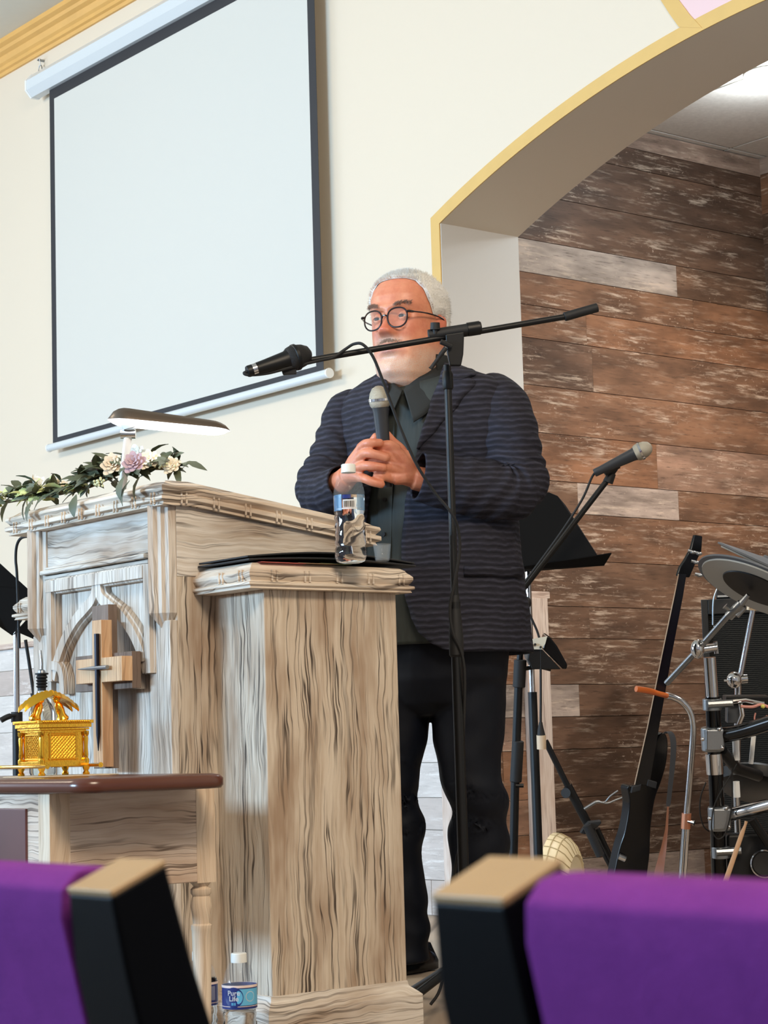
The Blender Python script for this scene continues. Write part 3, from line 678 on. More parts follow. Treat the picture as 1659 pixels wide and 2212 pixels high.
for e, z in prof:
    ring = []
    for cx, cy, a0 in ((x1, y0, -90), (x1, y1, 0), (x0, y1, 90), (x0, y0, 180)):
        rad = .045; sx = -1 if cx == x1 else 1; sy = 1 if cy == y0 else -1
        for k in range(7):
            a = math.radians(a0+15*k); ring.append(V((cx+sx*rad+(rad+e)*math.cos(a), cy+sy*rad+(rad+e)*math.sin(a), .519+z)))
    rr.append(ring)
MB().loft(rr).obj('table_top', M['table_top'], tb, ang=50)
TZ = .545
MB().box(TX-.022, TX-.0005, TY0+.03, TY1-.03, .354, .519).obj('side_apron', M['th'], tb, bevel=.002)
MB().box(TXL+.004, TXL+.022, TY0+.03, TY1-.03, .352, .519).obj('side_apron', M['th'], tb, bevel=.002)
MB().box(TXL+.03, TX-.03, TY0+.0005, TY0+.022, .354, .519).obj('front_apron', M['th'], tb, bevel=.002)
MB().box(TXL+.03, TX-.03, TY1-.022, TY1-.004, .352, .519).obj('rear_apron', M['th'], tb, bevel=.002)
MB().box(TXL+.12, TX-.078, TY0-.004, TY0+.006, .388, .494).obj('inset_panel', M['inset'], tb, bevel=.002)
lp = [(.0, -.3), (.012, -.3), (.017, -.27), (.013, -.22), (.0125, -.05), (.014, .1), (.0165, .222), (.0175, .268), (.0185, .270), (.0185, .277), (.0150, .280), (.0165, .296), (.0190, .310), (.0165, .325), (.0150, .328), (.0185, .333), (.0185, .340), (.013, .345), (.019, .352), (0, .352)]
for x in (TX-.0195, TXL+.0195):
    for y in (TY0+.0195, TY1-.0195):
        b = MB(); b.lathe(lp, (x, y, 0), UP, 20); b.box(x-.0195, x+.0195, y-.0195, y+.0195, .352, .519); b.obj('leg', M['tz'], tb, ang=40)
# doily, ark-shaped box, oil bottle
ZT = .5452
g = NT('polished_gold'); g.set(srgb(250, 192, 66), .17, 1); g.bump(g.noise(g.coord(), 160, 3), .12, .002); M['gold'] = g.m
AC = at(88, 1600, 'Y', 1.80); ax1, ay0 = AC.x, 1.80
AW, AD, FH = .083, .098, .018
ay1 = ay0+AD; ax0 = ax1-AW; acx, acy = (ax0+ax1)/2, (ay0+ay1)/2
b = MB(); ring1 = []; rr = []
for e, z in ((.0, 0), (.0, .0008), (-.01, .0014)):
    rr.append([V((acx+(.115+e)*math.cos(2*math.pi*k/64)*(1+.03*math.cos(k*math.pi/2)), acy+.015+(.100+e)*math.sin(2*math.pi*k/64)*(1+.03*math.cos(k*math.pi/2)), ZT+z)) for k in range(64)])
b.loft(rr); tag(b.obj('lace_doily', plain('lace', (214, 190, 158), .8, bump=.6, bscale=500)), 'round beige lace doily under the gold box on the brown table top', 'doily')
Z0 = ZT+.0015
ark = thing('ark_box', (acx, acy, Z0), 'shiny gold ark-shaped box with two winged figures on the communion table', 'ornament')
def abox(nm, e, z0, z1, par=ark, mat=None, bev=.0008): return MB().box(ax0-e, ax1+e, ay0-e, ay1+e, Z0+z0, Z0+z1).obj(nm, mat or M['gold'], par, bevel=bev)
chest = abox('chest', -.006, .018, .085)
abox('base_moulding', .001, .016, .026)
b = MB(); 
for e, z0, z1 in ((-.002, .078, .082), (.002, .082, .086), (.005, .0865, .094), (.008, .094, .100)): b.box(ax0-e, ax1+e, ay0-e, ay1+e, Z0+z0, Z0+z1)
lid = b.obj('lid', M['gold'], ark, bevel=.0008)
b = MB()
for i in range(22):
    y = ay0+(ay1-ay0)*(i+.5)/22; b.ball((ax1+.0085, y, Z0+.097), .0021, 8, 6)
    x = ax0+(ax1-ax0)*(i+.5)/22; b.ball((x, ay0-.0085, Z0+.097), .0019, 8, 6)
b.obj('beading', M['gold'], lid)
b = MB()                                             # diamond lattice on the two seen sides
def lat(o, u, n_, w, h, k=8):
    for s in (1, -1):
        for i in range(-k, 2*k):
            a = i*w/k; p0 = V((a, 0)) ; pts = []
            x0_, z0_, x1_, z1_ = a, 0, a+s*h, h
            for q in range(33):
                tt_ = q/32; x = x0_+(x1_-x0_)*tt_; z = z0_+(z1_-z0_)*tt_
                if 0 <= x <= w: pts.append(o+u*x+UP*z)
            if len(pts) > 2: b.tube([pts[0], pts[-1]], .0010, 5)
    for c0, c1 in ((o, o+u*w), (o+UP*h, o+u*w+UP*h), (o, o+UP*h), (o+u*w, o+u*w+UP*h)): b.tube([c0-(c1-c0).normalized()*.003, c1+(c1-c0).normalized()*.003], .0022, 8)
lat(V((ax1-.006, ay0+.022, Z0+.030)), V((0, 1, 0)), 0, AD-.044, .044, 8)
lat(V((ax0+.018, ay0+.006, Z0+.030)), V((1, 0, 0)), 0, AW-.036, .044, 7)
b.obj('lattice', M['gold'], chest, ang=60)
for x, y in ((ax1-.003, ay0+.003), (ax1-.003, ay1-.003), (ax0+.003, ay0+.003), (ax0+.003, ay1-.003)):
    MB().lathe([(0, .022), (.006, .022), (.006, .028), (.0038, .031), (.0046, .036), (.0036, .05), (.0046, .066), (.0038, .070), (.006, .074), (.006, .08), (0, .08)], (x, y, Z0), UP, 14).obj('column', M['gold'], ark)
    MB().lathe([(0, 0), (.006, 0), (.0065, .003), (.004, .007), (.0065, .012), (.0075, .018), (0, .018)], (x, y, Z0), UP, 14).obj('foot', M['gold'], ark)
for y in (ay0-.008, ay1+.004):
    MB().tube([V((ax0-.06, y, Z0+.017)), V((ax1+.035, y, Z0+.017)), V((ax1+.038, y, Z0+.017))], [.0035, .0035, .005], 10).obj('carrying_pole', M['gold'], ark)
def cherub(yc, sg):
    b = MB(); base = V((acx-.016, yc, Z0+.100))
    b.lathe([(0, 0), (.011, 0), (.012, .004), (.008, .012), (.0085, .02), (.0075, .03), (.004, .036), (0, .036)], base, V((0, -.35*sg, 1)), 14)
    h = base+V((0, -.014*sg, .040)); b.ell(h, V((.0065, 0, 0)), V((0, .007, 0)), V((0, 0, .008)), 12, 8)
    bd = b.obj('winged_figure', M['gold'], ark)
    for sx in (-1, 1):
        w = MB(); tip = base+V((sx*.010, -.034*sg, .050)); tail = base+V((sx*.012, .026*sg, .020)); rings = []
        for i in range(15):
            u = i/14; q = tail+(tip-tail)*u+UP*(.006*math.sin(math.pi*u)); wd = .016*math.sin(math.pi*(.06+.80*u)); fth = .0016*abs(math.sin(u*22))
            rings.append([q+V((-wd*.8, 0, -wd*.25)), q+V((0, 0, .006+fth)), q+V((wd*.8, 0, -wd*.25)), q+V((0, 0, -.004))])
        w.loft(rings); w.obj('wing', M['gold'], bd, ang=50)
cherub(acy-.030, -1); cherub(acy+.030, 1)
oc = at(92, 1640, 'Z', ZT); oc = V((acx-.02, ay1+.045, ZT)); px_t = pxof(oc)
oc = at(91, 1560, 'Y', 1.985); oc.z = ZT
t = thing('oil_bottle', oc, 'clear oil bottle with a black stopper and steel pouring spout behind the gold box', 'bottle')
s0 = at(91, 1492, 'Y', 1.985).z; s1 = at(90, 1452, 'Y', 1.985).z; s2 = at(88, 1405, 'Y', 1.985).z
MB().lathe([(0, .001), (.024, 0), (.026, .004), (.026, s0-ZT-.045), (.020, s0-ZT-.028), (.011, s0-ZT-.016), (.0105, s0-ZT), (0, s0-ZT)], oc, UP, 28).obj('glass_body', glassy('oil_glass', (236, 240, 232), 1.45), t, ang=60)
h0 = s0-ZT; hh = s1-s0
b = MB(); b.lathe([(0, h0), (.0085, h0)]+[(.0085+(.0035 if k % 2 else 0), h0+hh*(.15+.08*k)) for k in range(8)]+[(.009, h0+hh*.85), (.0135, h0+hh*.87), (.0135, h0+hh*.95), (0, h0+hh*.95)], oc, UP, 20); b.obj('stopper', M['black_rub'], t, ang=20)
b = MB(); b.lathe([(0, s1-ZT-.003), (.008, s1-ZT-.003), (.007, s1-ZT+.003), (.003, s1-ZT+.006), (0, s1-ZT+.006)], oc, UP, 16); b.tube([oc+UP*(s1-ZT), oc+V((.001, 0, s1-ZT+.018)), oc+V((-.004, 0, s2-ZT))], [.0032, .003, .0022], 10); b.obj('pour_spout', M['dull_steel'], t)
# ================================================================ CHAIRS in the front row
fb = NT('purple_chair_fabric'); nz = fb.noise(fb.coord(), 45, 4); nf = fb.noise(fb.coord(), 900, 2)
fb.set(fb.mix(nf, fb.ramp(nz, ((.3, srgb(86, 32, 104)), (.7, srgb(110, 44, 124)))), srgb(126, 58, 138), 'MIX'), .9); fb.p.inputs['Specular IOR Level'].default_value = .08; fb.bump(nf, .5, .002); M['purple'] = fb.m
M['chair_black'] = plain('black_chair_frame', (4, 5, 8), .4, bump=.08, bscale=800, Specular_IOR_Level=.07)
M['tan_cap'] = plain('tan_end_cap', (168, 138, 98), .35, var=.15, bscale=60)
def make_chair(xl, y, ztop, label):
    """xl = left end of the back as seen from behind, y = rear face at the top, ztop = top of the frame"""
    Wd = .52; zf = -.3; H = ztop-zf
    t = thing('stacking_chair', (xl+Wd/2, y+.2, zf), label, 'chair', 'purple stacking chairs of the front row')
    def yy(z):
        u = (ztop-z)/H; return y+.135*u*1.5-.10*max(0, u-.5)*1.2
    zs = [ztop-H*.55*i/14 for i in range(15)]
    for x0, x1, s in ((xl, xl+.044, 1), (xl+Wd-.044, xl+Wd, -1)):
        rings = []
        for i, z in enumerate(zs):
            g = .006*(i/14); yv = yy(z); up = .012 if i == 0 else 0; e = .003 if i == 0 else 0; DU = .031+.013*min(1, i/4)
            rings.append([V((x0-g+e, yv+e, z)), V((x1+g-e, yv+e, z)), V((x1+g-e, yv+DU, z+up)), V((x0-g+e, yv+DU, z+up))])
        up_ = MB().loft(rings).obj('back_upright', M['chair_black'], t, bevel=.0022, seg=3)
        a_ = rings[0]; n_ = (a_[1]-a_[0]).cross(a_[3]-a_[0]).normalized(); MB().loft([[p+n_*h for p in a_] for h in (-.001, .0022)]).obj('top_cap', M['tan_cap'], up_, bevel=.001)
    rings = []
    zp = [ztop+.010, ztop+.008, ztop+.001, ztop-.012]+[ztop-.03-.32*i/10 for i in range(11)]
    for i, z in enumerate(zp):
        yv = yy(min(z, ztop)); k = (.022, .012, .004, 0)[i] if i < 4 else 0
        rings.append([V((xl+.046+.004*(j == 0 or j == 3), yv+dy, z)) if j in (0, 3) else V((xl+Wd-.046, yv+dy, z)) for j, dy in ((0, .000+k*.8), (1, .000+k*.8), (2, .036-k*.4), (3, .036-k*.4))])
    MB().loft(rings).obj('back_cushion', M['purple'], t, bevel=.006, seg=3)
    sy = yy(zf+.45)
    MB().box(xl+.02, xl+Wd-.02, sy+.02, sy+.47, zf+.41, zf+.47).obj('seat', M['purple'], t, bevel=.02, seg=4)
    for x in (xl+.022, xl+Wd-.022):
        MB().tube([V((x, sy+.01, zf+.41)), V((x, sy-.06, zf))], .012, 10).obj('leg', M['chair_black'], t)
        MB().tube([V((x, sy+.43, zf+.41)), V((x, sy+.46, zf))], .012, 10).obj('leg', M['chair_black'], t)
        MB().tube([V((x, sy+.0, zf+.405)), V((x, sy+.45, zf+.405))], .011, 10).obj('seat_rail', M['chair_black'], t)
    return t
pr_ = dep(905, 1945, .70); make_chair(pr_.x, pr_.y, pr_.z, 'purple padded chair with black frame at the lower right, nearest the viewer')
pL = dep(236, 1937, .862); make_chair(pL.x-.52, pL.y, pL.z, 'purple padded chair with black frame at the lower left, in front of the communion table')
# ================================================================ MICROPHONES AND STANDS
M['grille'] = plain('steel_mesh_grille', (186, 180, 164), .38, .85, bump=1.0, bscale=700); M['grille_b'] = plain('black_mesh_grille', (26, 26, 28), .5, .3, bump=1.0, bscale=700)
M['mic_grey'] = plain('dark_grey_mic_body', (46, 48, 52), .42)
def mic(name, a, c, label, ball_r, body_mat, grille_mat, cat='microphone', ring_mat=None):
    """a = cable end, c = far end of the grille"""
    d = (c-a); L = d.length; d.normalize(); t = thing(name, a, label, cat); r = ball_r
    hb = L-r*2.0
    MB().lathe([(0, 0), (r*.42, 0), (r*.46, L*.02), (r*.46, L*.1), (r*.55, L*.3), (r*.70, hb*.93), (r*.78, hb), (0, hb)], a, d, 24).obj('handle', body_mat, t)
    MB().lathe([(r*.8, hb-.0005), (r*.9, hb+r*.12), (r*.96, hb+r*.35), (r*.99, hb+r*.7), (r*.86, hb+r*1.3), (r*.62, hb+r*1.75), (r*.25, hb+r*1.97), (0, hb+r*2.0)], a, d, 28).obj('grille', grille_mat, t)
    MB().lathe([(r*.95, hb+r*.50), (r*1.04, hb+r*.55), (r*1.04, hb+r*.78), (r*.95, hb+r*.83)], a, d, 28, caps=False).obj('grille_ring', ring_mat or M['chrome'], t)
    return t
D = dep
# hand-held one (held by the man, its own thing)
HD = 4.895
mic('handheld_microphone', D(837, 1052, HD+.01), D(817, 833, HD), 'black microphone with a silver grille held in both hands by the man', .0262, M['mic_grey'], M['grille'])
# boom stand in front of the man
st = thing('boom_microphone_stand', at(988, 2170, 'Z', 0), 'tall black boom microphone stand in front of the man', 'stand')
SD = 4.5
zb = at(990, 2060, 'Y', D(986, 1400, SD).y)
bx = D(986, 1400, SD); base = V((bx.x, bx.y, 0))
MB().tube([V((bx.x, bx.y, .10)), V((bx.x, bx.y, D(986, 1300, SD).z))], .0122, 16).obj('lower_pole', M['black'], st)
MB().tube([V((bx.x, bx.y, D(986, 1300, SD).z)), V((bx.x, bx.y, D(983, 775, SD).z))], .0085, 16).obj('upper_pole', M['black'], st)
z0, z1 = D(986, 1420, SD).z, D(986, 1285, SD).z
MB().lathe([(.0125, z0), (.0165, z0+.005), (.016, z0+.05), (.0125, z1-.035), (.0105, z1-.01), (.0095, z1)], (bx.x, bx.y, 0), UP, 20).obj('height_clutch', M['black_rub'], st)
MB().lathe([(.010, D(984, 830, SD).z), (.0125, D(984, 826, SD).z), (.0125, D(984, 795, SD).z), (.0095, D(984, 788, SD).z)], (bx.x, bx.y, 0), UP, 16).obj('collar', M['black'], st)
for k, q in enumerate(((815, 2214), None, None)):
    foot = at(812, 2216, 'Z', .012); v0 = (foot-base); v0.z = 0
    a = math.radians(120*k); v = V((v0.x*math.cos(a)-v0.y*math.sin(a), v0.x*math.sin(a)+v0.y*math.cos(a), 0))
    lg = MB().tube([V((bx.x, bx.y, .115))+v.normalized()*.014, base+v+UP*.012], .0095, 12).obj('leg', M['black'], st)
    e = base+v+UP*.012; dd = (v.normalized()*1-UP*.25).normalized(); MB().tube([e-dd*.02, e+dd*.02], .0118, 12).obj('rubber_foot', M['black_rub'], lg)
MB().tube([V((bx.x, bx.y, .085)), V((bx.x, bx.y, .15))], .019, 16).obj('leg_hub', M['black'], st)
BL, BR = D(605, 789, SD-.06), D(1228, 683, SD+.06)
MB().tube([BL, BR], .0068, 14).obj('boom_arm', M['black'], st)
bd = (BR-BL).normalized()
MB().tube([BR-bd*.01, D(1291, 664, SD+.066)], .0105, 16).obj('counterweight_grip', M['black_rub'], st, bevel=.002)
j = D(985, 722, SD+.012)
MB().tube([D(925, 725, SD+.008), D(1040, 707, SD+.015)], .0135, 16).obj('boom_clutch', M['black_rub'], st, bevel=.002)
MB().tube([D(1010, 712, SD+.012), D(1036, 708, SD+.015)], .0158, 16).obj('clutch_nut', M['black'], st)
b = MB(); b.prism([D(x, y, SD-.012) for x, y in ((962, 722), (1003, 716), (1001, 765), (996, 790), (972, 790), (966, 765))], (CF*.026)); b.obj('swivel_bracket', M['black'], st, bevel=.003)
b = MB(); b.tube([D(940, 722, SD), D(940, 708, SD)], .006, 10); b.tube([D(940, 712, SD), D(940, 697, SD)], [.0115, .0105], 14); b.obj('clutch_knob', M['black_rub'], st)
b = MB(); b.tube([D(975, 748, SD-.02), D(952, 738, SD-.025)], .006, 10); b.tube(spline([D(963, 752, SD-.022), D(953, 765, SD-.025), D(941, 782, SD-.025), D(930, 797, SD-.025)], 4), [.0055]*5+[.0045]*7+[.006], 10); b.obj('swivel_lever', M['black_rub'], st)
b = MB(); b.tube([D(600, 786, SD-.06), D(662, 770, SD-.055)], .0145, 16); b.prism([D(x, y, SD-.07) for x, y in ((607, 797), (640, 790), (640, 808), (611, 810))], CF*.016); b.obj('microphone_clip', M['black_rub'], st, bevel=.002)
m2 = mic('stand_microphone', D(534, 803, SD-.10), D(672, 762, SD-.045), 'black microphone clipped to the left end of the tall boom stand', .0285, M['black'], M['grille_b'], ring_mat=M['black'])
MB().tube([D(546, 799, SD-.098), D(555, 796, SD-.096)], .0128, 16).obj('silver_band', M['chrome'], m2)
b = MB(); b.tube(spline([D(x, y, d) for x, y, d in ((541, 800, SD-.1), (527, 806, SD-.1), (540, 810, SD-.1), (580, 806, SD-.085), (630, 793, SD-.075), (690, 779, SD-.06), (720, 772, SD-.05), (745, 755, SD-.045), (765, 743, SD-.05), (785, 745, SD-.06), (808, 775, SD-.055), (835, 845, SD-.05), (865, 925, SD-.045), (900, 1003, SD-.04), (940, 1065, SD-.03), (975, 1108, SD-.03), (990, 1145, SD-.02), (993, 1190, SD-.018), (984, 1250, SD-.02), (972, 1310, SD-.02), (978, 1365, SD-.022), (997, 1410, SD-.022), (1004, 1470, SD-.022), (1001, 1600, SD-.02), (1000, 1780, SD-.02), (985, 1865, SD-.022), (972, 1960, SD-.02), (955, 2120, SD-.04), (930, 2170, SD-.06))], 6), .0034, 10)
tag(b.obj('microphone_cable', M['black_rub']), 'black cable looping from the boom microphone down the tall stand', 'cable')
# second mic stand behind the man
S2 = 5.75
st2 = thing('straight_boom_stand', at(1100, 2038, 'Z', 0), 'black microphone stand with raised boom behind the man, by the music stand', 'stand')
p0 = D(1130, 1300, S2); pb = V((D(1112, 1700, S2).x, D(1112, 1700, S2).y, 0))
bt = D(1104, 1900, S2); ext = pb.copy()
MB().tube([D(1132, 1300, S2), D(1122, 1430, S2)], .009, 14).obj('upper_pole', M['black'], st2)
lowp = D(1103, 1960, S2); gnd = D(1103, 1960, S2); gnd.z = .03
MB().tube([D(1122, 1430, S2), D(1113, 1670, S2), gnd], .0125, 14).obj('lower_pole', M['black'], st2)
MB().tube([D(1124, 1425, S2), D(1121, 1485, S2)], .018, 16).obj('height_clutch', M['black_rub'], st2, bevel=.003)
MB().tube([D(1119, 1600, S2), D(1114, 1690, S2)], .017, 16).obj('grip_sleeve', M['black_rub'], st2, bevel=.004)
MB().tube([D(1114, 1697, S2-.01), D(1131, 1697, S2-.01)], .006, 10).obj('hose_clip', M['black'], st2)
MB().lathe([(0, 0), (.12, 0), (.12, .008), (.03, .022), (.014, .03), (0, .03)], (gnd.x, gnd.y, 0), UP, 32).obj('round_base', M['black'], st2)
MB().tube([D(1122, 1283, S2-.03), D(1316, 1032, S2-.03)], .0083, 14).obj('boom_arm', M['black'], st2)
MB().ell(D(1135, 1302, S2-.02), CR*.017, CU*.019, CF*.02).obj('pivot_knob', M['black_rub'], st2)
b = MB(); b.tube([D(1313, 1042, S2-.03), D(1322, 1022, S2-.03)], [.015, .012], 12); b.tube([D(1318, 1026, S2-.03), D(1329, 1010, S2-.04)], .010, 12); b.tube([D(1303, 1017, S2-.05), D(1334, 1000, S2-.05)], .0165, 14); b.obj('microphone_clip', M['black_rub'], st2)
mic('vocal_microphone', D(1284, 1022, S2-.05), D(1408, 963, S2-.08), 'grey microphone with silver grille pointing up right in front of the plank wall', .0252, M['mic_grey'], M['grille'])
b = MB(); b.tube(spline([D(x, y, S2-.045) for x, y in ((1286, 1021), (1278, 1032), (1262, 1070), (1240, 1108), (1205, 1160), (1165, 1215), (1135, 1255), (1122, 1275), (1130, 1300), (1150, 1340), (1166, 1385), (1168, 1460), (1168, 1560))], 6), .0034, 8)
x0 = D(1168, 1560, S2-.045); b.tube([x0, D(1168, 1575, S2-.045), D(1169, 1588, S2-.045)], [.005, .009, .012], 12)
mc = tag(b.obj('vocal_cable', M['black_rub']), 'thin black cable hanging from the vocal microphone to a plug', 'cable')
b = MB(); b.tube([D(1169, 1588, S2-.045), D(1170, 1618, S2-.045)], .0135, 14); b.obj('plug', plain('beige_plug', (206, 186, 160), .4), mc)
# music stand behind the man
M['stand_black'] = plain('matte_black_desk', (6, 7, 9), .7, Specular_IOR_Level=.12)
MD = 5.9
ms = thing('music_stand', at(1165, 2020, 'Z', 0), 'black music stand with chrome pole behind the man, right side', 'music stand')
quad = [D(1075, 1240, MD-.05), D(1305, 1222, MD-.05), D(1222, 1092, MD+.06), D(1205, 1072, MD+.065), D(1186, 1064, MD+.07), D(1055, 1075, MD+.07)]
MB().prism(quad, CF*.004+UP*.001).obj('desk', M['stand_black'], ms, flat=True)
MB().prism([D(1075, 1240, MD-.05), D(1305, 1222, MD-.05), D(1321, 1196, MD-.10), D(1295, 1200, MD-.10), D(1075, 1232, MD-.10)], UP*.003).obj('lip', M['stand_black'], ms, flat=True)
mb = D(1150, 1495, MD); g2 = V((mb.x, mb.y, .02)); mt = D(1137, 1190, MD)
MB().tube([V((mb.x, mb.y, mb.z)), V((mb.x, mb.y, D(1140, 1185, MD).z))], .0085, 14).obj('chrome_pole', M['chrome'], ms)
MB().tube([g2, V((mb.x, mb.y, mb.z))], .0135, 14).obj('lower_tube', M['black'], ms)
b = MB(); b.box(mb.x-.03, mb.x+.03, mb.y-.015, mb.y+.015, D(1140, 1195, MD).z, D(1140, 1180, MD).z); b.obj('desk_bracket', M['stand_black'], ms)
for k in range(3):
    a = math.radians(120*k+20); MB().tube([V((mb.x, mb.y, .10)), V((mb.x+.25*math.cos(a), mb.y+.25*math.sin(a), .012))], .009, 10).obj('leg', M['black'], ms)
# small monitor mixer on the stand
mx = thing('personal_mixer', D(1165, 1440, S2-.02), 'small wedge-shaped black mixer with cream side clamped on a stand behind the man', 'mixer')
c5 = [D(1142, 1404, S2-.07), D(1144, 1380, S2-.07), D(1186, 1374, S2-.03), D(1218, 1438, S2-.03), D(1214, 1446, S2-.03), D(1165, 1410, S2-.07)]
b = MB(); b.prism([D(x, y, S2-.06) for x, y in ((1143, 1402), (1144, 1382), (1182, 1375), (1178, 1390), (1170, 1403))], CF*.012); b.obj('side_panel', plain('cream_panel', (214, 208, 190), .4), mx)
b = MB(); b.prism([D(x, y, S2-.05) for x, y in ((1182, 1375), (1188, 1375), (1204, 1396), (1226, 1436), (1224, 1446), (1215, 1445), (1174, 1403), (1178, 1390))], CF*.16); b.obj('control_face', M['black_gloss'], mx, bevel=.004)
b = MB(); b.prism([D(x, y, S2-.048) for x, y in ((1143, 1403), (1172, 1403), (1212, 1446), (1150, 1446), (1140, 1425))], CF*.15); b.obj('case', M['black'], mx, bevel=.003)
for x, y in ((1149, 1393), (1156, 1392), (1168, 1398)): MB().tube([D(x, y, S2-.066), D(x, y, S2-.055)], .0035, 10).obj('socket', M['black_rub'], mx)
b = MB(); b.tube([D(1121, 1446, S2), D(1165, 1440, S2), D(1190, 1446, S2)], .006, 8); b.obj('clamp_arm', M['black'], mx)
# music stand at far left
LD2 = 5.65
ls = thing('music_stand', at(40, 2030, 'Z', 0), 'black music stand with silver pole behind the left end of the pulpit', 'music stand')
MB().prism([D(-110, 1120, LD2+.06), D(2, 1219, LD2+.06), D(64, 1276, LD2), D(75, 1300, LD2-.02), D(26, 1373, LD2-.05), D(-50, 1315, LD2-.05), D(-150, 1250, LD2+.0)], CF*.004).obj('desk', M['stand_black'], ls, flat=True)
MB().prism([D(26, 1373, LD2-.05), D(36, 1365, LD2-.08), D(76, 1382, LD2-.08), D(78, 1345, LD2-.03), D(60, 1335, LD2-.03)], CF*.003).obj('lip', M['stand_black'], ls, flat=True)
lb_ = D(36, 1500, LD2)
MB().tube([V((lb_.x, lb_.y, D(38, 1545, LD2).z)), V((lb_.x, lb_.y, D(34, 1335, LD2).z))], .0085, 12).obj('silver_pole', M['chrome'], ls)
MB().tube([V((lb_.x, lb_.y, .02)), V((lb_.x, lb_.y, D(38, 1540, LD2).z))], .0125, 12).obj('lower_tube', M['black'], ls)
b = MB(); b.tube([V((lb_.x, lb_.y, D(38, 1560, LD2).z)), V((lb_.x, lb_.y, D(38, 1538, LD2).z))], .016, 12); b.tube(spline([D(34, 1545, LD2-.02), D(18, 1548, LD2-.03), D(2, 1556, LD2-.04)], 4), [.004]*3+[.008]*6, 8); b.obj('pole_clutch', M['black_rub'], ls)
for k in range(3):
    a = math.radians(120*k+50); MB().tube([V((lb_.x, lb_.y, .10)), V((lb_.x+.25*math.cos(a), lb_.y+.25*math.sin(a), .012))], .009, 10).obj('leg', M['black'], ls)
b = MB(); b.tube([D(55, 1382, LD2+.1), D(62, 1425, LD2+.1), D(73, 1500, LD2+.1), D(90, 1640, LD2+.1)], .005, 8); b.tube([D(72, 1497, LD2+.1), D(76, 1520, LD2+.1)], .009, 8)
tag(b.obj('hanging_cable', M['black_rub']), 'black cable hanging down under the left music stand', 'cable')
# ================================================================ ALCOVE INSTRUMENTS
GD = 6.1
gt = thing('bass_guitar', D(1360, 1935, GD), 'glossy black bass guitar leaning upright on a chrome stand before the plank wall', 'guitar')
outl = [(1423, 1590), (1408, 1624), (1400, 1660), (1393, 1690), (1378, 1696), (1357, 1699), (1360, 1729), (1359, 1752), (1352, 1791), (1341, 1826), (1332, 1866), (1326, 1905), (1334, 1940), (1360, 1956), (1388, 1942), (1398, 1890), (1404, 1841), (1406, 1787), (1415, 1728), (1428, 1690), (1439, 1652), (1443, 1613), (1441, 1592), (1433, 1582)]
gn = (CF*.9-CR*.45).normalized()
gp = spline([D(x, y, GD) for x, y in outl+outl[:1]], 4)[:-1]
body = MB().prism(gp, gn*.042).obj('body', M['black_gloss'], gt, bevel=.008, seg=3)
nk = MB(); nk.loft([[D(x0, y, GD-.012), D(x1, y, GD-.016), D(x1, y, GD+.008), D((x0+x1)/2, y, GD+.014), D(x0, y, GD+.008)] for x0, x1, y in ((1372, 1403, 1695), (1400, 1424, 1570), (1432, 1452, 1410), (1457, 1475, 1290), (1467, 1483, 1240))])
nk.obj('neck', M['black_gloss'], gt, ang=40)
b = MB(); b.loft([[D(x, y, GD-.013), D(x+2.2, y, GD-.0165), D(x+2.2, y, GD-.013), D(x, y, GD-.009)] for x, y in ((1369.5, 1695), (1397.5, 1570), (1429.5, 1410), (1454.5, 1290), (1464.5, 1240))]); b.obj('neck_binding', plain('neck_binding', (150, 122, 92), .5), gt)
b = MB(); b.prism([D(x, y, GD) for x, y in ((1464, 1244), (1470, 1225), (1480, 1210), (1494, 1185), (1502, 1155), (1518, 1158), (1516, 1190), (1504, 1215), (1490, 1248))], gn*.014); hs = b.obj('headstock', M['black_gloss'], gt, bevel=.003)
for x, y in ((1505, 1193), (1499, 1212), (1507, 1240), (1492, 1190)):
    k = MB(); k.tube([D(x-6, y, GD), D(x+4, y+2, GD)], .005, 8); k.ell(D(x+5, y+3, GD), CR*.010, CU*.006, CF*.006); k.obj('tuning_peg', M['dull_steel'], hs)
for q in (((1366, 1700), (1386, 1694)), ((1400, 1684), (1420, 1690))):
    MB().prism([D(q[0][0], q[0][1], GD-.022), D(q[1][0], q[1][1], GD-.022), D(q[1][0]-3, q[1][1]+14, GD-.022), D(q[0][0]-3, q[0][1]+14, GD-.022)], CF*.024).obj('pickup', M['black_rub'], gt, bevel=.002)
b = MB(); b.tube([D(1337, 1850, GD-.02), D(1351, 1856, GD-.02)], .009, 10); b.obj('bridge', M['chrome'], gt)
sp = [(1436, 1585), (1444, 1580), (1452, 1590), (1455, 1612), (1453, 1650), (1448, 1700), (1443, 1745)]
MB().ribbon(spline([D(x, y, GD-.03) for x, y in sp], 4), (CR*.95+CF*.3).normalized(), [.014+.008*math.sin(math.pi*i/24)*(1-i/30) if i < 24 else .005 for i in range(25)], CF*.003).obj('strap', plain('strap_grey_black', (54, 56, 60), .7), gt)
b = MB(); b.loft([[D(x-w, y, GD-.03), D(x+w, y, GD-.05), D(x+w, y, GD-.046), D(x-w, y, GD-.026)] for x, y, w in ((1443, 1742, 2), (1440, 1790, 3), (1434, 1830, 6), (1424, 1880, 10), (1415, 1935, 13))]); b.obj('strap_lower', plain('brown_leather_strap', (128, 74, 44), .5), gt)
cs = thing('guitar_stand', at(1480, 1990, 'Z', 0), 'chrome tubular guitar stand with amber rubber-coated neck arm holding the bass', 'guitar stand')
CD = 6.0
MB().tube(spline([D(x, y, CD) for x, y in ((1437, 1502), (1452, 1505), (1472, 1515), (1488, 1533), (1496, 1556), (1497, 1590), (1490, 1680), (1483, 1760))], 6), .0098, 14).obj('upper_tube', M['chrome'], cs)
g3 = D(1474, 1900, CD); g3 = D(1466, 2010, CD); g3.z = .02
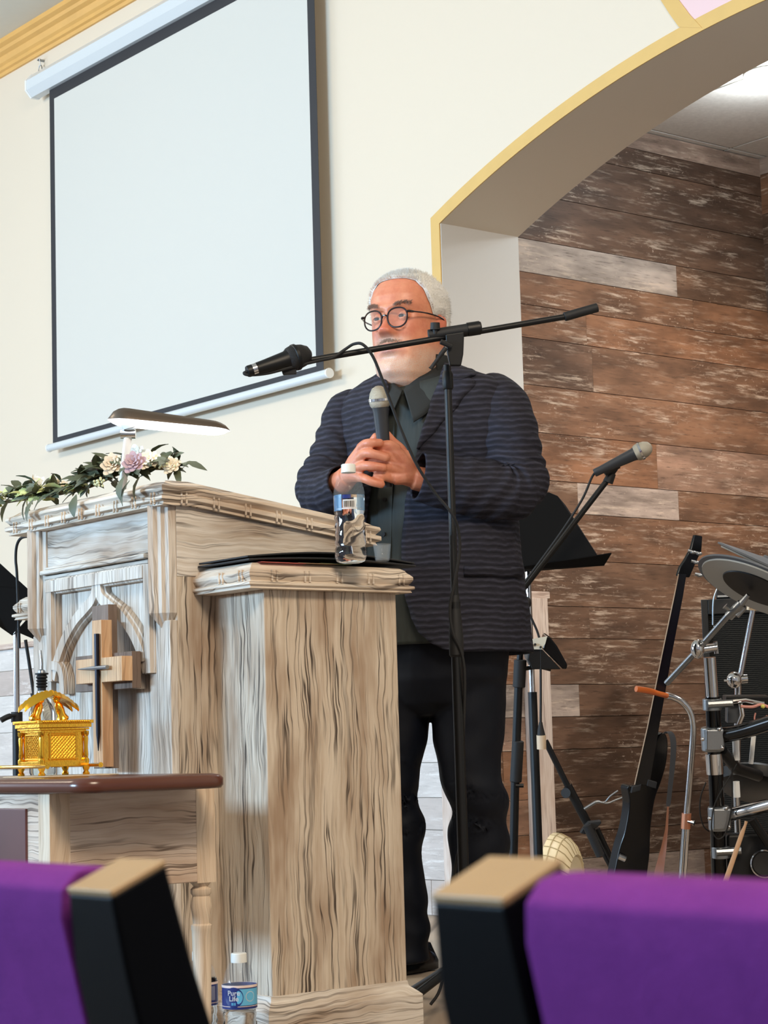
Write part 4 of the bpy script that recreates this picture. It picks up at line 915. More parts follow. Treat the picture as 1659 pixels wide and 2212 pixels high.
MB().tube([D(1483, 1765, CD), g3], .0125, 14).obj('lower_tube', M['chrome'], cs)
MB().tube([D(1483, 1757, CD), D(1481, 1790, CD)], .0148, 14).obj('lock_sleeve', plain('copper_sleeve', (206, 140, 108), .3, .8), cs)
MB().tube([D(1484, 1774, CD-.01), D(1500, 1778, CD-.02)], [.004, .008], 10).obj('wing_screw', M['chrome'], cs)
amb = plain('amber_rubber', (196, 104, 40), .4); amb.node_tree.nodes['Principled BSDF'].inputs['Subsurface Weight'].default_value = .2
MB().tube(spline([D(x, y, d) for x, y, d in ((1441, 1503, CD), (1425, 1499, CD-.06), (1400, 1492, CD-.10), (1374, 1488, CD-.12))], 5), [.008]*8+[.009]*8, 12).obj('neck_arm', amb, cs)
for k in range(3):
    a = math.radians(120*k+80); MB().tube([V((g3.x, g3.y, .10)), V((g3.x+.24*math.cos(a), g3.y+.24*math.sin(a), .012))], .010, 10).obj('leg', M['chrome'], cs)
es = thing('empty_guitar_stand', at(1330, 1960, 'Z', 0), 'empty black folding guitar stand left of the bass guitar', 'guitar stand')
ED = 6.35
MB().tube([D(1178, 1600, ED), D(1228, 1702, ED)], .0095, 12).obj('upper_tube', M['black'], es)
MB().tube([D(1226, 1697, ED), D(1280, 1800, ED)], .0145, 12).obj('main_tube', M['black'], es)
for dx in (0, 13): MB().tube([D(1276+dx, 1790, ED-.02*dx/13), D(1338+dx*.4, 1905, ED)], .0095, 12).obj('leg', M['black'], es)
MB().tube([D(1268, 1783, ED-.05), D(1297, 1848, ED-.05)], .0145, 12).obj('body_arm', M['black_rub'], es)
b = MB(); b.prism([D(x, y, ED-.04) for x, y in ((1253, 1800), (1262, 1786), (1272, 1776), (1298, 1773), (1300, 1778), (1290, 1788), (1276, 1794), (1264, 1803))], CF*.03); b.obj('yoke', M['black_rub'], es, bevel=.003)
b = MB(); b.tube([D(1222, 1713, ED-.03), D(1229, 1712, ED)], [.016, .006], 12); b.obj('clamp_knob', M['black_rub'], es)
b = MB(); b.tube(spline([D(x, y, ED-.03) for x, y in ((1262, 1748), (1278, 1738), (1290, 1732), (1306, 1733), (1318, 1720), (1335, 1708))], 4), [.005]*10+[.003]*11, 8); b.tube(spline([D(x, y, ED-.03) for x, y in ((1290, 1732), (1312, 1735), (1330, 1728), (1345, 1722), (1358, 1710))], 4), .0028, 8); b.obj('wire_hook', M['dull_steel'], es)
# round cream fan
fn = thing('drum_fan', D(1180, 1905, 6.5), 'round cream slatted fan housing standing low against the plank wall', 'fan')
FD = 6.6; fc = D(1186, 1912, FD); fr = (D(1186, 1800, FD)-fc).length; fax = (CR*.93-CF*.36).normalized()
b = MB(); pr = [(0, -.0), (fr*.9, -.0), (fr, .01), (fr*.995, .03), (fr*.93, .055), (fr*.82, .075), (fr*.62, .092), (fr*.60, .086), (0, .086)]
b.lathe([(r, h) for r, h in pr], fc, fax, 40); b.obj('housing', plain('cream_plastic', (222, 206, 170), .45), fn)
b = MB()
for k in range(28):
    a = 2*math.pi*k/28; e1 = fax.cross(UP).normalized(); e2 = fax.cross(e1); dr = e1*math.cos(a)+e2*math.sin(a); b.tube([fc+dr*fr*1.003+fax*.01, fc+dr*fr*.998+fax*.03, fc+dr*fr*.935+fax*.055, fc+dr*fr*.825+fax*.075, fc+dr*fr*.63+fax*.092], .0018, 5)
for h, rk in ((.03, .997), (.055, .933)): b.tube([fc+(e1*math.cos(a_)+e2*math.sin(a_))*fr*rk+fax*h for a_ in [2*math.pi*i/40 for i in range(41)]], .0022, 5)
b.obj('grille_lines', plain('tan_slats', (176, 158, 120), .5), fn)
# amplifier head and cabinet
ADp = 6.75
cl = D(1514, 1296, ADp); cz = cl.z
gc = NT('speaker_grille_cloth'); wv = gc.node('ShaderNodeTexWave', Vector=gc.coord((1, 1, 1)), Scale=48., Distortion=1.5, _bands_direction='Z'); wv.inputs['Detail Scale'].default_value = 3
gc.set(gc.ramp(wv.outputs[1], ((.2, srgb(14, 14, 14)), (.8, srgb(42, 41, 38)))), .9); gc.p.inputs['Specular IOR Level'].default_value = .1; M['cloth_g'] = gc.m
cab = thing('bass_speaker_cabinet', V((cl.x, cl.y, 0)), 'large black speaker cabinet with ribbed grille behind the drum rack', 'amplifier')
e1 = (RH*.985+TH*.17).normalized(); e2 = UP.cross(e1).normalized()      # e1 along the front, e2 away from the room
if e2.dot(TH) > 0: e2 = -e2
CWd, CDp = .66, .40
o0 = V((cl.x, cl.y, 0))
def cbox(nm, a0, a1, d0, d1, z0, z1, mat, par, bev=.004):
    c = o0+e1*(a0+a1)/2+e2*(d0+d1)/2+UP*(z0+z1)/2; return MB().obox(c, e1*(a1-a0)/2, e2*(d1-d0)/2, UP*(z1-z0)/2).obj(nm, mat, par, bevel=bev)
cbox('case', 0, CWd, 0.012, CDp, .0, cz, M['black'], cab)
b = MB()
for a0, a1, z0, z1 in ((0, .022, 0, cz), (CWd-.022, CWd, 0, cz), (.022, CWd-.022, cz-.05, cz), (.022, CWd-.022, 0, .03)):
    b.obox(o0+e1*(a0+a1)/2+UP*(z0+z1)/2, e1*(a1-a0)/2, e2*.012, UP*(z1-z0)/2)
b.obj('front_frame', M['black'], cab, bevel=.002)
cbox('grille', .022, CWd-.022, .002, .013, .03, cz-.05, M['cloth_g'], cab, 0)
MB().ball(o0+e1*.04+UP*(cz-.09)+e2*-.001, .004, 8, 6).obj('logo_stud', M['chrome'], cab)
hd = thing('amplifier_head', o0+e1*.3+UP*cz, 'black amplifier head standing on the speaker cabinet, behind the cymbal pads', 'amplifier')
cbox('case', .05, .52, .03, .30, cz+.004, cz+.115, M['black'], hd)
cbox('control_panel', .075, .495, .022, .031, cz+.02, cz+.095, M['black_gloss'], hd, 0)
cbox('base_trim', .055, .5, .02, .03, cz+.008, cz+.014, M['dull_steel'], hd, 0)
for k in range(5):
    c = o0+e1*(.13+.06*k)+e2*.012+UP*(cz+.06); MB().tube([c, c+e2*.012], .014, 14).obj('control_knob', M['dull_steel'], hd)
b = MB(); b.tube(spline([D(1558, 1256, 6.6), D(1548, 1275, 6.6), D(1541, 1300, 6.6), D(1540, 1350, 6.6)], 5), .003, 6); b.tube([D(1556, 1256, 6.6), D(1572, 1257, 6.6)], .005, 8)
tag(b.obj('instrument_lead', M['dull_steel']), 'grey instrument lead hanging from the amplifier head', 'cable')
# electronic drum kit
KD = 5.45
dk = thing('electronic_drum_rack', at(1545, 2050, 'Z', 0), 'black tubular electronic drum rack with steel clamps at the right edge', 'drum kit')
vb = D(1541, 1600, KD)
MB().tube([D(1533, 1420, KD), D(1540, 1520, KD)], .0165, 18).obj('chrome_post', M['chrome'], dk)
gz = D(1558, 2060, KD); gz.z = .02
MB().tube([D(1539, 1505, KD), D(1548, 1720, KD), gz], .0205, 18).obj('black_post', M['black_gloss'], dk)
for (x, y, d1) in ((1539, 1522, 0), (1557, 1841, 0)):
    k = MB(); k.tube([D(x-1, y-13, KD), D(x, y+12, KD)], .026, 18); k.tube([D(x-10, y, KD-.02), D(x+45, y-3, KD-.03)], .011, 10); k.obj('collar_clamp', M['dull_steel'], dk, bevel=.002)
for (x, y) in ((1538, 1597), (1553, 1768)):
    k = MB(); k.tube([D(x-1, y-27, KD-.004), D(x+2, y+26, KD-.004)], .030, 18); k.obox(D(x+4, y, KD-.012), CR*.025, CU*.030, CF*.024); k.obj('cross_clamp', M['dull_steel'], dk, bevel=.006)
    for dx, dy in ((-20, 0), (22, 18), (16, -22)): MB().ball(D(x+dx, y+dy, KD-.038), .0055, 10, 8).obj('clamp_bolt', M['chrome'], dk)
k = MB(); k.tube([D(1542, 1628, KD), D(1545, 1672, KD)], .0235, 18); k.obj('split_sleeve', M['chrome'], dk)
MB().tube(spline([D(1555, 1590, KD), D(1600, 1581, KD-.06), D(1650, 1566, KD-.13), D(1760, 1530, KD-.3)], 5), .0205, 18).obj('cross_bar', M['black_gloss'], dk)
MB().tube(spline([D(1570, 1762, KD), D(1610, 1752, KD-.06), D(1650, 1742, KD-.13), D(1760, 1712, KD-.3)], 5), .0175, 18).obj('cross_bar', M['chrome'], dk)
# boom arm with cymbal
arm = MB().tube([D(1440, 1476, KD+.08), D(1508, 1403, KD), D(1590, 1310, KD-.10)], .0085, 14).obj('cymbal_boom', M['dull_steel'], dk)
k = MB(); k.ell(D(1507, 1402, KD-.012), CR*.019, CU*.027, CF*.022); k.tube([D(1512, 1403, KD), D(1548, 1398, KD)], .012, 12); k.tube([D(1545, 1386, KD), D(1548, 1412, KD)], .006, 10); k.obj('ratchet_joint', M['chrome'], dk)
k = MB(); k.tube([D(1574, 1332, KD-.09), D(1602, 1304, KD-.11)], .013, 12); k.tube([D(1576, 1318, KD-.10), D(1566, 1309, KD-.10)], [.005, .009], 8); k.tube([D(1600, 1306, KD-.11), D(1616, 1285, KD-.12)], [.010, .006], 10); k.tube([D(1590, 1330, KD-.1), D(1606, 1312, KD-.1)], .010, 10); k.obj('wing_nut_joint', M['dull_steel'], dk)
def cymbal(c, nrm, r, label, logo=False, mats=None):
    t = thing('cymbal_pad', c, label, 'cymbal pad', 'electronic cymbal pads')
    nrm = nrm.normalized(); lean = lambda q: q
    MB().lathe([(r*.02, .012), (r*.2, .010), (r*.22, .003), (r*.93, -.010), (r, -.012), (r*1.0, -.017), (r*.95, -.018), (r*.55, -.012), (0, -.008)][::-1], c, nrm, 64).obj('rubber_disc', M['grey_rub'], t)
    MB().lathe([(r*.0, -.0225), (r*.56, -.0225), (r*.60, -.012)], c, nrm, 48).obj('underside_core', M['black'], t)
    MB().lathe([(r*.56, -.0165), (r*.57, -.0195), (r*.92, -.0225), (r*.93, -.0185)], c, nrm, 64, caps=False).obj('underside_ring', M['lgrey_rub'], t)
    MB().lathe([(0, .0), (.012, 0), (.014, .02), (.010, .032), (0, .032)], c, nrm, 16).obj('felt_nut', M['black_rub'], t)
    return t
cu = (CU*.93-CR*.02+CF*.0).normalized()
def tilt(slope, view): # disc whose major axis falls to the right by slope and shows its underside by view
    n = (CU*math.cos(slope)+CR*math.sin(slope)); return (n*math.cos(view)+CF*math.sin(view)).normalized()
c1 = D(1640, 1258, KD-.14); cymbal(c1, tilt(math.radians(27), math.radians(17)), .165, 'near grey electronic cymbal pad tilted over the amplifier, showing its underside')
c2 = D(1672, 1216, KD+.22); cymbal(c2, tilt(math.radians(25), math.radians(-3)), .165, 'far grey electronic cymbal pad behind the nearer one')
# hi-hat style second stand
k2 = thing('cymbal_stand', at(1592, 2020, 'Z', 0), 'slim chrome cymbal stand inside the drum rack', 'stand')
K2 = 5.7
MB().tube([D(1628, 1310, K2), D(1597, 1470, K2), D(1595, 1480, K2)], .0075, 12).obj('upper_rod', M['chrome'], k2)
k = MB(); k.tube([D(1626, 1296, K2), D(1624, 1318, K2)], .016, 12); k.tube([D(1618, 1305, K2-.01), D(1645, 1303, K2-.01)], .012, 10); k.obj('tilter', plain('cream_metal', (210, 190, 160), .35, .6), k2)
k = MB(); k.ell(D(1586, 1469, K2-.01), CR*.022, CU*.024, CF*.02); k.tube([D(1590, 1468, K2), D(1614, 1466, K2)], .013, 12); k.tube([D(1574, 1470, K2-.02), D(1564, 1470, K2-.02)], .003, 8); k.obj('ratchet_joint', M['chrome'], k2)
gk = D(1596, 1900, K2); gk.z = .02
MB().tube([D(1594, 1480, K2), D(1591, 1720, K2), gk], .0095, 12).obj('lower_tube', M['chrome'], k2)
for kk in range(3):
    a = math.radians(120*kk+30); MB().tube([V((gk.x, gk.y, .3)), V((gk.x+.26*math.cos(a), gk.y+.26*math.sin(a), .015))], .008, 10).obj('leg', M['chrome'], k2)
# drum module, pad, second rod, pedal, stick
dm = thing('drum_module', D(1590, 1530, KD+.06), 'dark grey drum module with cables clamped on the rack', 'drum module')
k = MB(); k.obox(D(1612, 1512, KD+.05), CR*.060, CU*.012, CF*.03); k.obj('case', M['black'], dm, bevel=.003)
k = MB(); k.obox(D(1582, 1535, KD+.05), CR*.017, CU*.033, CF*.02); k.obj('mount_box', plain('module_grey', (74, 78, 84), .4), dm, bevel=.004)
k = MB(); k.tube([D(1578, 1516, KD+.01), D(1610, 1512, KD+.01), D(1650, 1520, KD+.01)], .007, 10); k.tube([D(1600, 1520, KD), D(1604, 1545, KD), D(1594, 1570, KD)], .006, 8); k.obj('steel_bracket', M['chrome'], dm)
k = MB(); k.tube(spline([D(x, y, KD-.02) for x, y in ((1600, 1526), (1625, 1527), (1645, 1522), (1665, 1530))], 4), .004, 8); k.tube(spline([D(x, y, KD-.02) for x, y in ((1632, 1540), (1630, 1555), (1640, 1572), (1655, 1560), (1656, 1545))], 4), .0022, 6); k.obj('pink_leads', plain('pink_cable', (214, 150, 140), .5), dm)
k = MB(); k.ell(D(1648, 1526, KD-.03), CR*.006, CU*.006, CF*.006, 10, 8); k.obj('yellow_plug', plain('yellow_plug', (222, 214, 110), .4), dm)
pd = thing('drum_pad', D(1630, 1680, KD+.12), 'black round drum pad mounted inside the drum rack', 'drum pad')
MB().lathe([(0, -.03), (.10, -.03), (.115, -.02), (.118, .01), (.11, .018), (0, .018)], D(1640, 1690, KD+.2), tilt(math.radians(12), math.radians(25)), 40).obj('pad_body', M['black'], pd)
for x0_, y0_, x1_, y1_, r_ in ((1628, 1590, 1622, 1650, .0065), (1589, 1596, 1591, 1642, .0095), (1590, 1688, 1592, 1722, .0095)): MB().tube([D(x0_, y0_, KD+.025), D(x1_, y1_, KD+.025)], r_, 10).obj('white_rod', M['white_plastic'], pd)
k = MB(); k.tube([D(1560, 1622, KD), D(1590, 1660, KD+.05), D(1640, 1676, KD+.1)], .016, 12); k.obj('mount_arm', M['black'], pd)
kp = thing('kick_drum_pad', D(1645, 1868, KD-.05), 'black kick drum tower with a round chrome-rimmed pad at the lower right', 'drum pad')
kc = D(1652, 1866, KD-.06); kn = (-CF*.9-CR*.3+CU*.12).normalized()
MB().lathe([(.0, -.02), (.030, -.02), (.034, .0), (.030, .006), (0, .003)], kc, kn, 32).obj('beater_pad', M['black_rub'], kp)
MB().lathe([(.031, .002), (.034, .008), (.0375, .006), (.038, -.004), (.034, -.006)], kc, kn, 32, caps=False).obj('rim', M['chrome'], kp)
MB().obox(V((kc.x, kc.y, 0))-TH*.09+UP*.16, RH*.09, TH*.04, UP*.16).obj('tower', M['black'], kp, bevel=.01)
MB().tube([D(1625, 1770, KD-.06), D(1662, 1826, KD-.06)], .012, 10).obj('tower_strut', M['black'], kp)
b = MB(); b.tube([D(1555, 1940, KD-.12), D(1603, 1800, KD-.1), D(1610, 1782, KD-.1), D(1612, 1774, KD-.1)], [.0075, .0062, .0035, .0045], 12)
tag(b.obj('drumstick', plain('hickory', (206, 168, 134), .5)), 'pale wooden drumstick leaning in front of the drum rack', 'drumstick')
b = MB(); b.tube(spline([D(x, y, KD-.05) for x, y in ((1592, 1650), (1580, 1672), (1560, 1705), (1545, 1735), (1539, 1760), (1537, 1790), (1545, 1808), (1555, 1812), (1567, 1800), (1577, 1765), (1582, 1720), (1581, 1660))], 5), .002, 6); b.tube(spline([D(x, y, KD+.03) for x, y in ((1525, 1690), (1514, 1720), (1512, 1755), (1520, 1785), (1532, 1796))], 5), .002, 6)
tag(b.obj('trigger_cable', M['black_rub']), 'thin dark trigger cable looped around the drum rack clamp', 'cable')
# ================================================================ THE MAN
PD = 5.12; K = FPX/PD                         # px per metre at his depth
AL = math.radians(31); AH = math.radians(31)  # body and head turned to the picture's left
def dirs(a): return (-RH*math.sin(a)+TH*math.cos(a)), (RH*math.cos(a)+TH*math.sin(a))
BF, BL_ = dirs(AL); HF, HL = dirs(AH)
def Q(x, y, dd=0.): return dep(x, y, PD+dd)
man = thing('person', at(960, 2105, 'Z', 0), 'standing man with short white hair, round glasses, dark jacket and dark trousers holding a microphone', 'person')
def nz3(p, s, o=0): return noise.noise(V((p.x*s+o, p.y*s, p.z*s)))
sk = NT('skin'); tcb = sk.node('ShaderNodeAttribute', _attribute_name='beard').outputs['Fac']; tl = sk.node('ShaderNodeAttribute', _attribute_name='lip').outputs['Fac']; td = sk.node('ShaderNodeAttribute', _attribute_name='ruddy').outputs['Fac']
cs_ = sk.mix(sk.ramp(sk.noise(sk.coord(), 38, 4), ((.35, BW(0)), (.7, BW(1)))), srgb(218, 150, 116), srgb(198, 122, 92))
cs_ = sk.mix(td, cs_, srgb(200, 104, 80)); cs_ = sk.mix(tl, cs_, srgb(176, 96, 84))
cs_ = sk.mix(sk.math('MULTIPLY', tcb, sk.ramp(sk.noise(sk.coord(), 420, 2), ((.3, BW(.35)), (.65, BW(.95))))), cs_, srgb(206, 190, 174))
sk.set(cs_, .42); sk.p.inputs['Subsurface Weight'].default_value = .12; sk.p.inputs['Subsurface Radius'].default_value = (.012, .004, .002); sk.p.inputs['Subsurface Scale'].default_value = .5
sk.bump(sk.noise(sk.coord(), 500, 3), .15, .001); M['skin'] = sk.m
# ---- head
SW, SZ = 1.09, 1.20
HC = Q(888, 834, .0)                          # under the chin, on the ear axis
SEC = [(-.035, .040, .050, .050), (-.015, .062, .056, .056), (0.0, .082, .060, .058), (.02, .094, .066, .0655), (.045, .097, .074, .0705), (.07, .098, .082, .0735), (.095, .098, .090, .0755),
       (.12, .097, .096, .0770), (.14, .096, .100, .0785), (.16, .100, .102, .0795), (.180, .098, .101, .0790), (.198, .090, .096, .0745), (.214, .076, .086, .0655), (.227, .059, .071, .053), (.2365, .040, .051, .038), (.2425, .020, .027, .020), (.245, .004, .005, .004)]
def g(x, s): return math.exp(-.5*(x/s)**2)
def headpt(phi, z, off=0.):
    fr, bk, hw = lerp(SEC, z); c, s = math.cos(phi), math.sin(phi); p = .86
    f = (fr if c > 0 else bk)*math.copysign(abs(c)**p, c); l = hw*math.copysign(abs(s)**p, s); d = 0
    if c > -.1:
        fz = min(1, max(0, (c+.1)/.4)); a = abs(l)
        nb = lerp([(.088, 0., .012), (.094, .010, .013), (.099, .023, .0125), (.106, .028, .0115), (.118, .019, .0095), (.132, .011, .0085), (.146, .006, .009), (.160, .0, .012)], z)
        d += nb[0]*g(l, nb[1]); d += .009*g(a-.0145, .0062)*g(z-.101, .0065)
        d -= .0125*g(a-.033, .0145)*g(z-.138, .0095); d += .006*g(a-.030, .020)*g(z-.155, .0055); d += .004*g(a-.046, .018)*g(z-.108, .016)
        d += .0045*g(l, .022)*g(z-.078, .008); d += .0055*g(l, .020)*g(z-.0735, .0035); d += .006*g(l, .018)*g(z-.0615, .004); d -= .0065*g(l, .022)*g(z-.0675, .0018)
        d -= .004*g(l, .02)*g(z-.047, .006); d += .007*g(l, .018)*g(z-.022, .012); d += .004*g(a-.052, .014)*g(z-.03, .018); d -= .003*g(a-.027, .005)*g(z-.083, .012)
        d *= fz
    d += off
    return HC+HF*(f+d*max(c, .35 if off == 0 else -1))*SW+HL*(l+(off*s if off else 0))*SW+UP*z*SZ
B = MB(); NP = 128; zs = [-.035+.28*i/110 for i in range(111)]
B.loft([[headpt(2*math.pi*k/NP, z) for k in range(NP)] for z in zs])
def HP(f, l, z): return HC+HF*f*SW+HL*l*SW+UP*z*SZ
for sg in (-1, 1):                            # ears
    c = HP(-.008, sg*.081, .118); tiltv = (HF*.25+UP).normalized()
    B.ell(c, HF*.017-HL*.006*sg, HL*.006*sg+HF*.003, tiltv*.033); B.ell(c-HF*.006+HL*.004*sg+UP*.012, HF*.012, HL*.006, UP*.016); B.ell(c+HF*.002-UP*.024, HF*.009, HL*.006, UP*.011)
    B.ell(HP(.001, sg*.079, .118), HF*.006, HL*.006, UP*.010)
# ---- neck, trunk, limbs
def tb(pts, r, seg=18): B.tube([Q(*p) for p in pts], [x/K for x in r], seg)
tb([(893, 770, .035), (898, 815, .035), (905, 850, .03), (910, 890, .02)], [58, 60, 58, 55])
for yy_, a, b_ in ((880, .17, .09),): pass
rings = []
for y, a, b_ in ((845, .10, .050), (870, .16, .062), (920, .20, .08), (1000, .205, .11), (1100, .20, .14), (1200, .20, .145), (1300, .19, .14), (1420, .18, .12), (1480, .17, .11)):
    c = Q(915, y, .02); rings.append([c+BL_*a*math.cos(2*math.pi*k/32)+BF*b_*math.sin(2*math.pi*k/32) for k in range(32)])
B.loft(rings)
tb([(1000, 880, .0), (1066, 890, -.07), (1100, 980, -.1), (1118, 1052, -.12)], [44, 46, 42, 36]); tb([(1118, 1052, -.12), (1010, 1050, -.18), (930, 1040, -.205), (893, 1032, -.215)], [36, 34, 27, 25])
tb([(820, 890, .06), (752, 895, .10), (722, 970, .06), (703, 1052, -.01)], [40, 40, 36, 32]); tb([(703, 1052, -.01), (722, 1054, -.09), (740, 1040, -.165), (752, 1028, -.19)], [32, 30, 25, 23])
for pts in (((880, 1470, .04), (846, 1690, .015), (866, 2020, .05), (870, 2075, .05)), ((1005, 1470, -.01), (1022, 1690, -.03), (1038, 2020, .0), (1040, 2075, .0))): tb(pts, [62, 40, 30, 30])
# ---- hands: palms and five separate fingers each
def fing(pts, r): B.tube(spline([Q(*p) for p in pts], 5), [r[0]/K+(r[1]-r[0])/K*i/(5*(len(pts)-1)) for i in range(5*(len(pts)-1)+1)], 12); B.ball(Q(*pts[-1]), r[1]*1.02/K, 12, 8)
# his right hand (viewer's left): back to the left, fingers laid over the other hand
for kx, ky in ((783, 966), (780, 986), (778, 1008), (776, 1030)): B.tube([Q(750, 1028, -.19), Q((750+kx)/2, (1028+ky)/2-2, -.215), Q(kx, ky, -.235)], [17/K, 16/K, 11.5/K], 12)
fing([(780, 968, -.235), (789, 960, -.252), (802, 957, -.262), (820, 957, -.258)], (11.5, 9))
fing([(778, 988, -.235), (790, 979, -.258), (808, 981, -.27), (834, 988, -.268)], (11.5, 9))
fing([(776, 1009, -.235), (790, 1006, -.26), (808, 1007, -.272), (828, 1010, -.27)], (11, 8.5))
fing([(774, 1030, -.23), (788, 1034, -.254), (804, 1041, -.264), (823, 1046, -.262)], (10.5, 8.5))
fing([(760, 1018, -.2), (780, 992, -.20), (800, 962, -.205), (812, 944, -.212)], (12, 9))        # thumb behind the microphone
# his left hand (viewer's right), back of the hand to the viewer
for kx, ky in ((846, 968), (842, 990), (842, 1011), (848, 1034)): B.tube([Q(888, 1028, -.215), Q((888+kx)/2, (1022+ky)/2, -.232), Q(kx, ky, -.238)], [24/K, 19/K, 14/K], 14)
B.ell(Q(868, 1008, -.226), CR*(30/K), CU*(38/K), CF*(17/K), 18, 12)
fing([(858, 972, -.236), (842, 963, -.246), (828, 963, -.246), (812, 966, -.238)], (13, 9.5))
fing([(846, 988, -.238), (832, 985, -.248), (815, 986, -.25), (800, 990, -.243)], (12, 9.5))
fing([(845, 1010, -.238), (830, 1009, -.25), (815, 1008, -.252), (800, 1010, -.245)], (12, 9.5))
fing([(850, 1034, -.236), (835, 1030, -.246), (824, 1029, -.254), (814, 1028, -.254)], (11, 8.5))
fing([(880, 1010, -.21), (868, 975, -.205), (848, 955, -.208), (836, 940, -.212)], (13, 9.5))      # thumb behind
def fused(mb, voxel, name, mat, parent, it=3, fac=.5, after=None):
    o = mb.obj('tmp_'+name, None)
    m = o.modifiers.new('r', 'REMESH'); m.mode = 'VOXEL'; m.voxel_size = voxel
    s = o.modifiers.new('s', 'SMOOTH'); s.iterations = it; s.factor = fac
    dg = bpy.context.evaluated_depsgraph_get(); dg.update(); me = bpy.data.meshes.new_from_object(o.evaluated_get(dg)); old = o.data
    bpy.data.objects.remove(o); bpy.data.meshes.remove(old); me.name = name
    if after: after(me)
    for p in me.polygons: p.use_smooth = True
    me.materials.clear(); me.materials.append(mat); n = bpy.data.objects.new(name, me); COL.objects.link(n); adopt(n, parent); return n
def paint_face(me):
    A = {k: me.attributes.new(k, 'FLOAT', 'POINT') for k in ('beard', 'lip', 'ruddy')}; n = len(me.vertices); arr = {k: [0.]*n for k in A}
    sm = lambda x, a, b: max(0, min(1, (x-a)/(b-a)))
    zlo, zhi = (HC.z-.06), (HC.z+.30)
    for i, v in enumerate(me.vertices):
        if v.co.z < zlo: 
            arr['ruddy'][i] = .25; continue
        q = v.co-HC; f, l, z = q.dot(HF)/SW, q.dot(HL)/SW, q.z/SZ; a = abs(l)
        if z < .1 and f > -.02:
            bd = sm(.062, z, z+.014) if z < .058 else 0
            bd = sm(.058-z, 0, .02)*sm(z, -.03, -.005) if z < .058 else 0
            side_ = sm(a, .04, .062)*sm(.085-z, 0, .03)*sm(z, -.03, 0.)*.75
            mst = g(l, .024)*g(z-.084, .0055)*1.1
            goat = g(l, .02)*g(z-.035, .02)
            arr['beard'][i] = min(1, max(bd*.8, side_, mst if f > .08 else 0, goat if f > .06 else 0))
        arr['lip'][i] = min(1, 1.3*g(l, .019)*(g(z-.0735, .0028)+g(z-.0615, .0034))) if f > .085 else 0
        arr['ruddy'][i] = min(1, .75*g(l, .014)*g(z-.108, .014)*(f > .09)+.55*g(a-.046, .02)*g(z-.112, .02)+.22*(z > .16)*(f > .02)+.6*(a > .078)*(z < .16))
    for k in A: A[k].data.foreach_set('value', arr[k])
fused(B, .0026, 'body', M['skin'], man, 3, .5, paint_face)
# ---- eyes, brows, moustache, hair, glasses
M['eye_white'] = plain('eye_white', (196, 184, 174), .2); M['iris'] = plain('grey_blue_iris', (18, 16, 18), .6)
for sg in (-1, 1):
    c = HP(.0795, sg*.033, .1335); e = MB().ball(c, .0128*SW, 20, 14).obj('eye', M['eye_white'], man)
    gz_ = (HF*.95-HL*.05+UP*.06).normalized(); MB().lathe([(0, .0132*SW), (.0035, .0129*SW), (.0068, .0114*SW), (.0068, .0106*SW)], c, gz_, 16).obj('iris', M['iris'], e)
    b = MB(); rr = .0142*SW; rings = []
    for i in range(9):
        t_ = math.radians(-15+ i*12); rings.append([c+(HF*math.cos(t_)+UP*math.sin(t_))*rr*math.cos(math.radians(ph))+HL*rr*math.sin(math.radians(ph)) for ph in range(-75, 76, 15)])
    lidr = lambda t0, t1, k: [[c+(HF*math.cos(math.radians(t0+(t1-t0)*i/8))+UP*math.sin(math.radians(t0+(t1-t0)*i/8)))*rr*math.cos(math.radians(ph))*1.0+HL*rr*math.sin(math.radians(ph))-UP*k*rr*(1-math.cos(math.radians(ph)))*.5 for ph in range(-80, 81, 10)] for i in range(9)]
    b.loft(lidr(17, 110, 1), close=False, caps=False); b.obj('eyelid', M['skin'], man, solid=.0016)
    b = MB(); b.loft(lidr(-15, -110, -1), close=False, caps=False); b.obj('eyelid', M['skin'], man, solid=.0016)
    b = MB()
    for i in range(230):
        u = random.random(); l = sg*(.014+.036*u); z = .1565+.0045*math.sin(u*2.4)+random.gauss(0, .0020)
        ph = math.asin(max(-1, min(1, abs(l)/lerp(SEC, z)[2]))); p = headpt(math.copysign(ph, l), z, .0035); d = (HL*sg*.8+UP*random.uniform(-.1, .5)+HF*.25).normalized()*random.uniform(.006, .010); w = UP*.0006
        b.face([b.v(p-w), b.v(p+w), b.v(p+d)])
    b.obj('eyebrow', plain('greying_brow', (124, 94, 78), .8), man, fix=False)
b = MB()
for i in range(420):
    l = random.gauss(0, .015); z = .0855-abs(l)*.22+random.gauss(0, .003)
    if abs(l) > .034: continue
    fr = lerp(SEC, z); p = HP(fr[0]*max(.3, (1-(abs(l)/fr[2])**2.3))**.43+.0045*g(l, .022)*g(z-.078, .008)+.001, l, z); d = (HL*math.copysign(.5, l)-UP*.8+HF*.5).normalized()*random.uniform(.004, .008); w = HL*.0005
    b.face([b.v(p-w), b.v(p+w), b.v(p+d)])
b.obj('moustache', plain('grey_moustache', (140, 118, 104), .8), man, fix=False)
def hairline(phi):
    a = abs((phi+math.pi) % (2*math.pi)-math.pi)
    return lerp([(0, .219), (.45, .217), (.8, .212), (1.05, .195), (1.22, .168), (1.40, .138), (1.6, .142), (1.78, .142), (1.95, .10), (2.2, .055), (3.15, .045)], a)[0]
b = MB(); rings = []
for i in range(56):
    u = i/55
    rings.append([headpt(2*math.pi*k/120, min(.2449, hairline(2*math.pi*k/120)+(.2449-hairline(2*math.pi*k/120))*u), .0015+.0065*min(1, u*7)+.0016*noise.noise(V((k*.35, i*.5, 1)))) for k in range(120)])
b.loft(rings, True, False); b.face([v for v in b.bm.verts[-120:]]) if False else None
c0 = headpt(0, .2449); 
hs_ = b
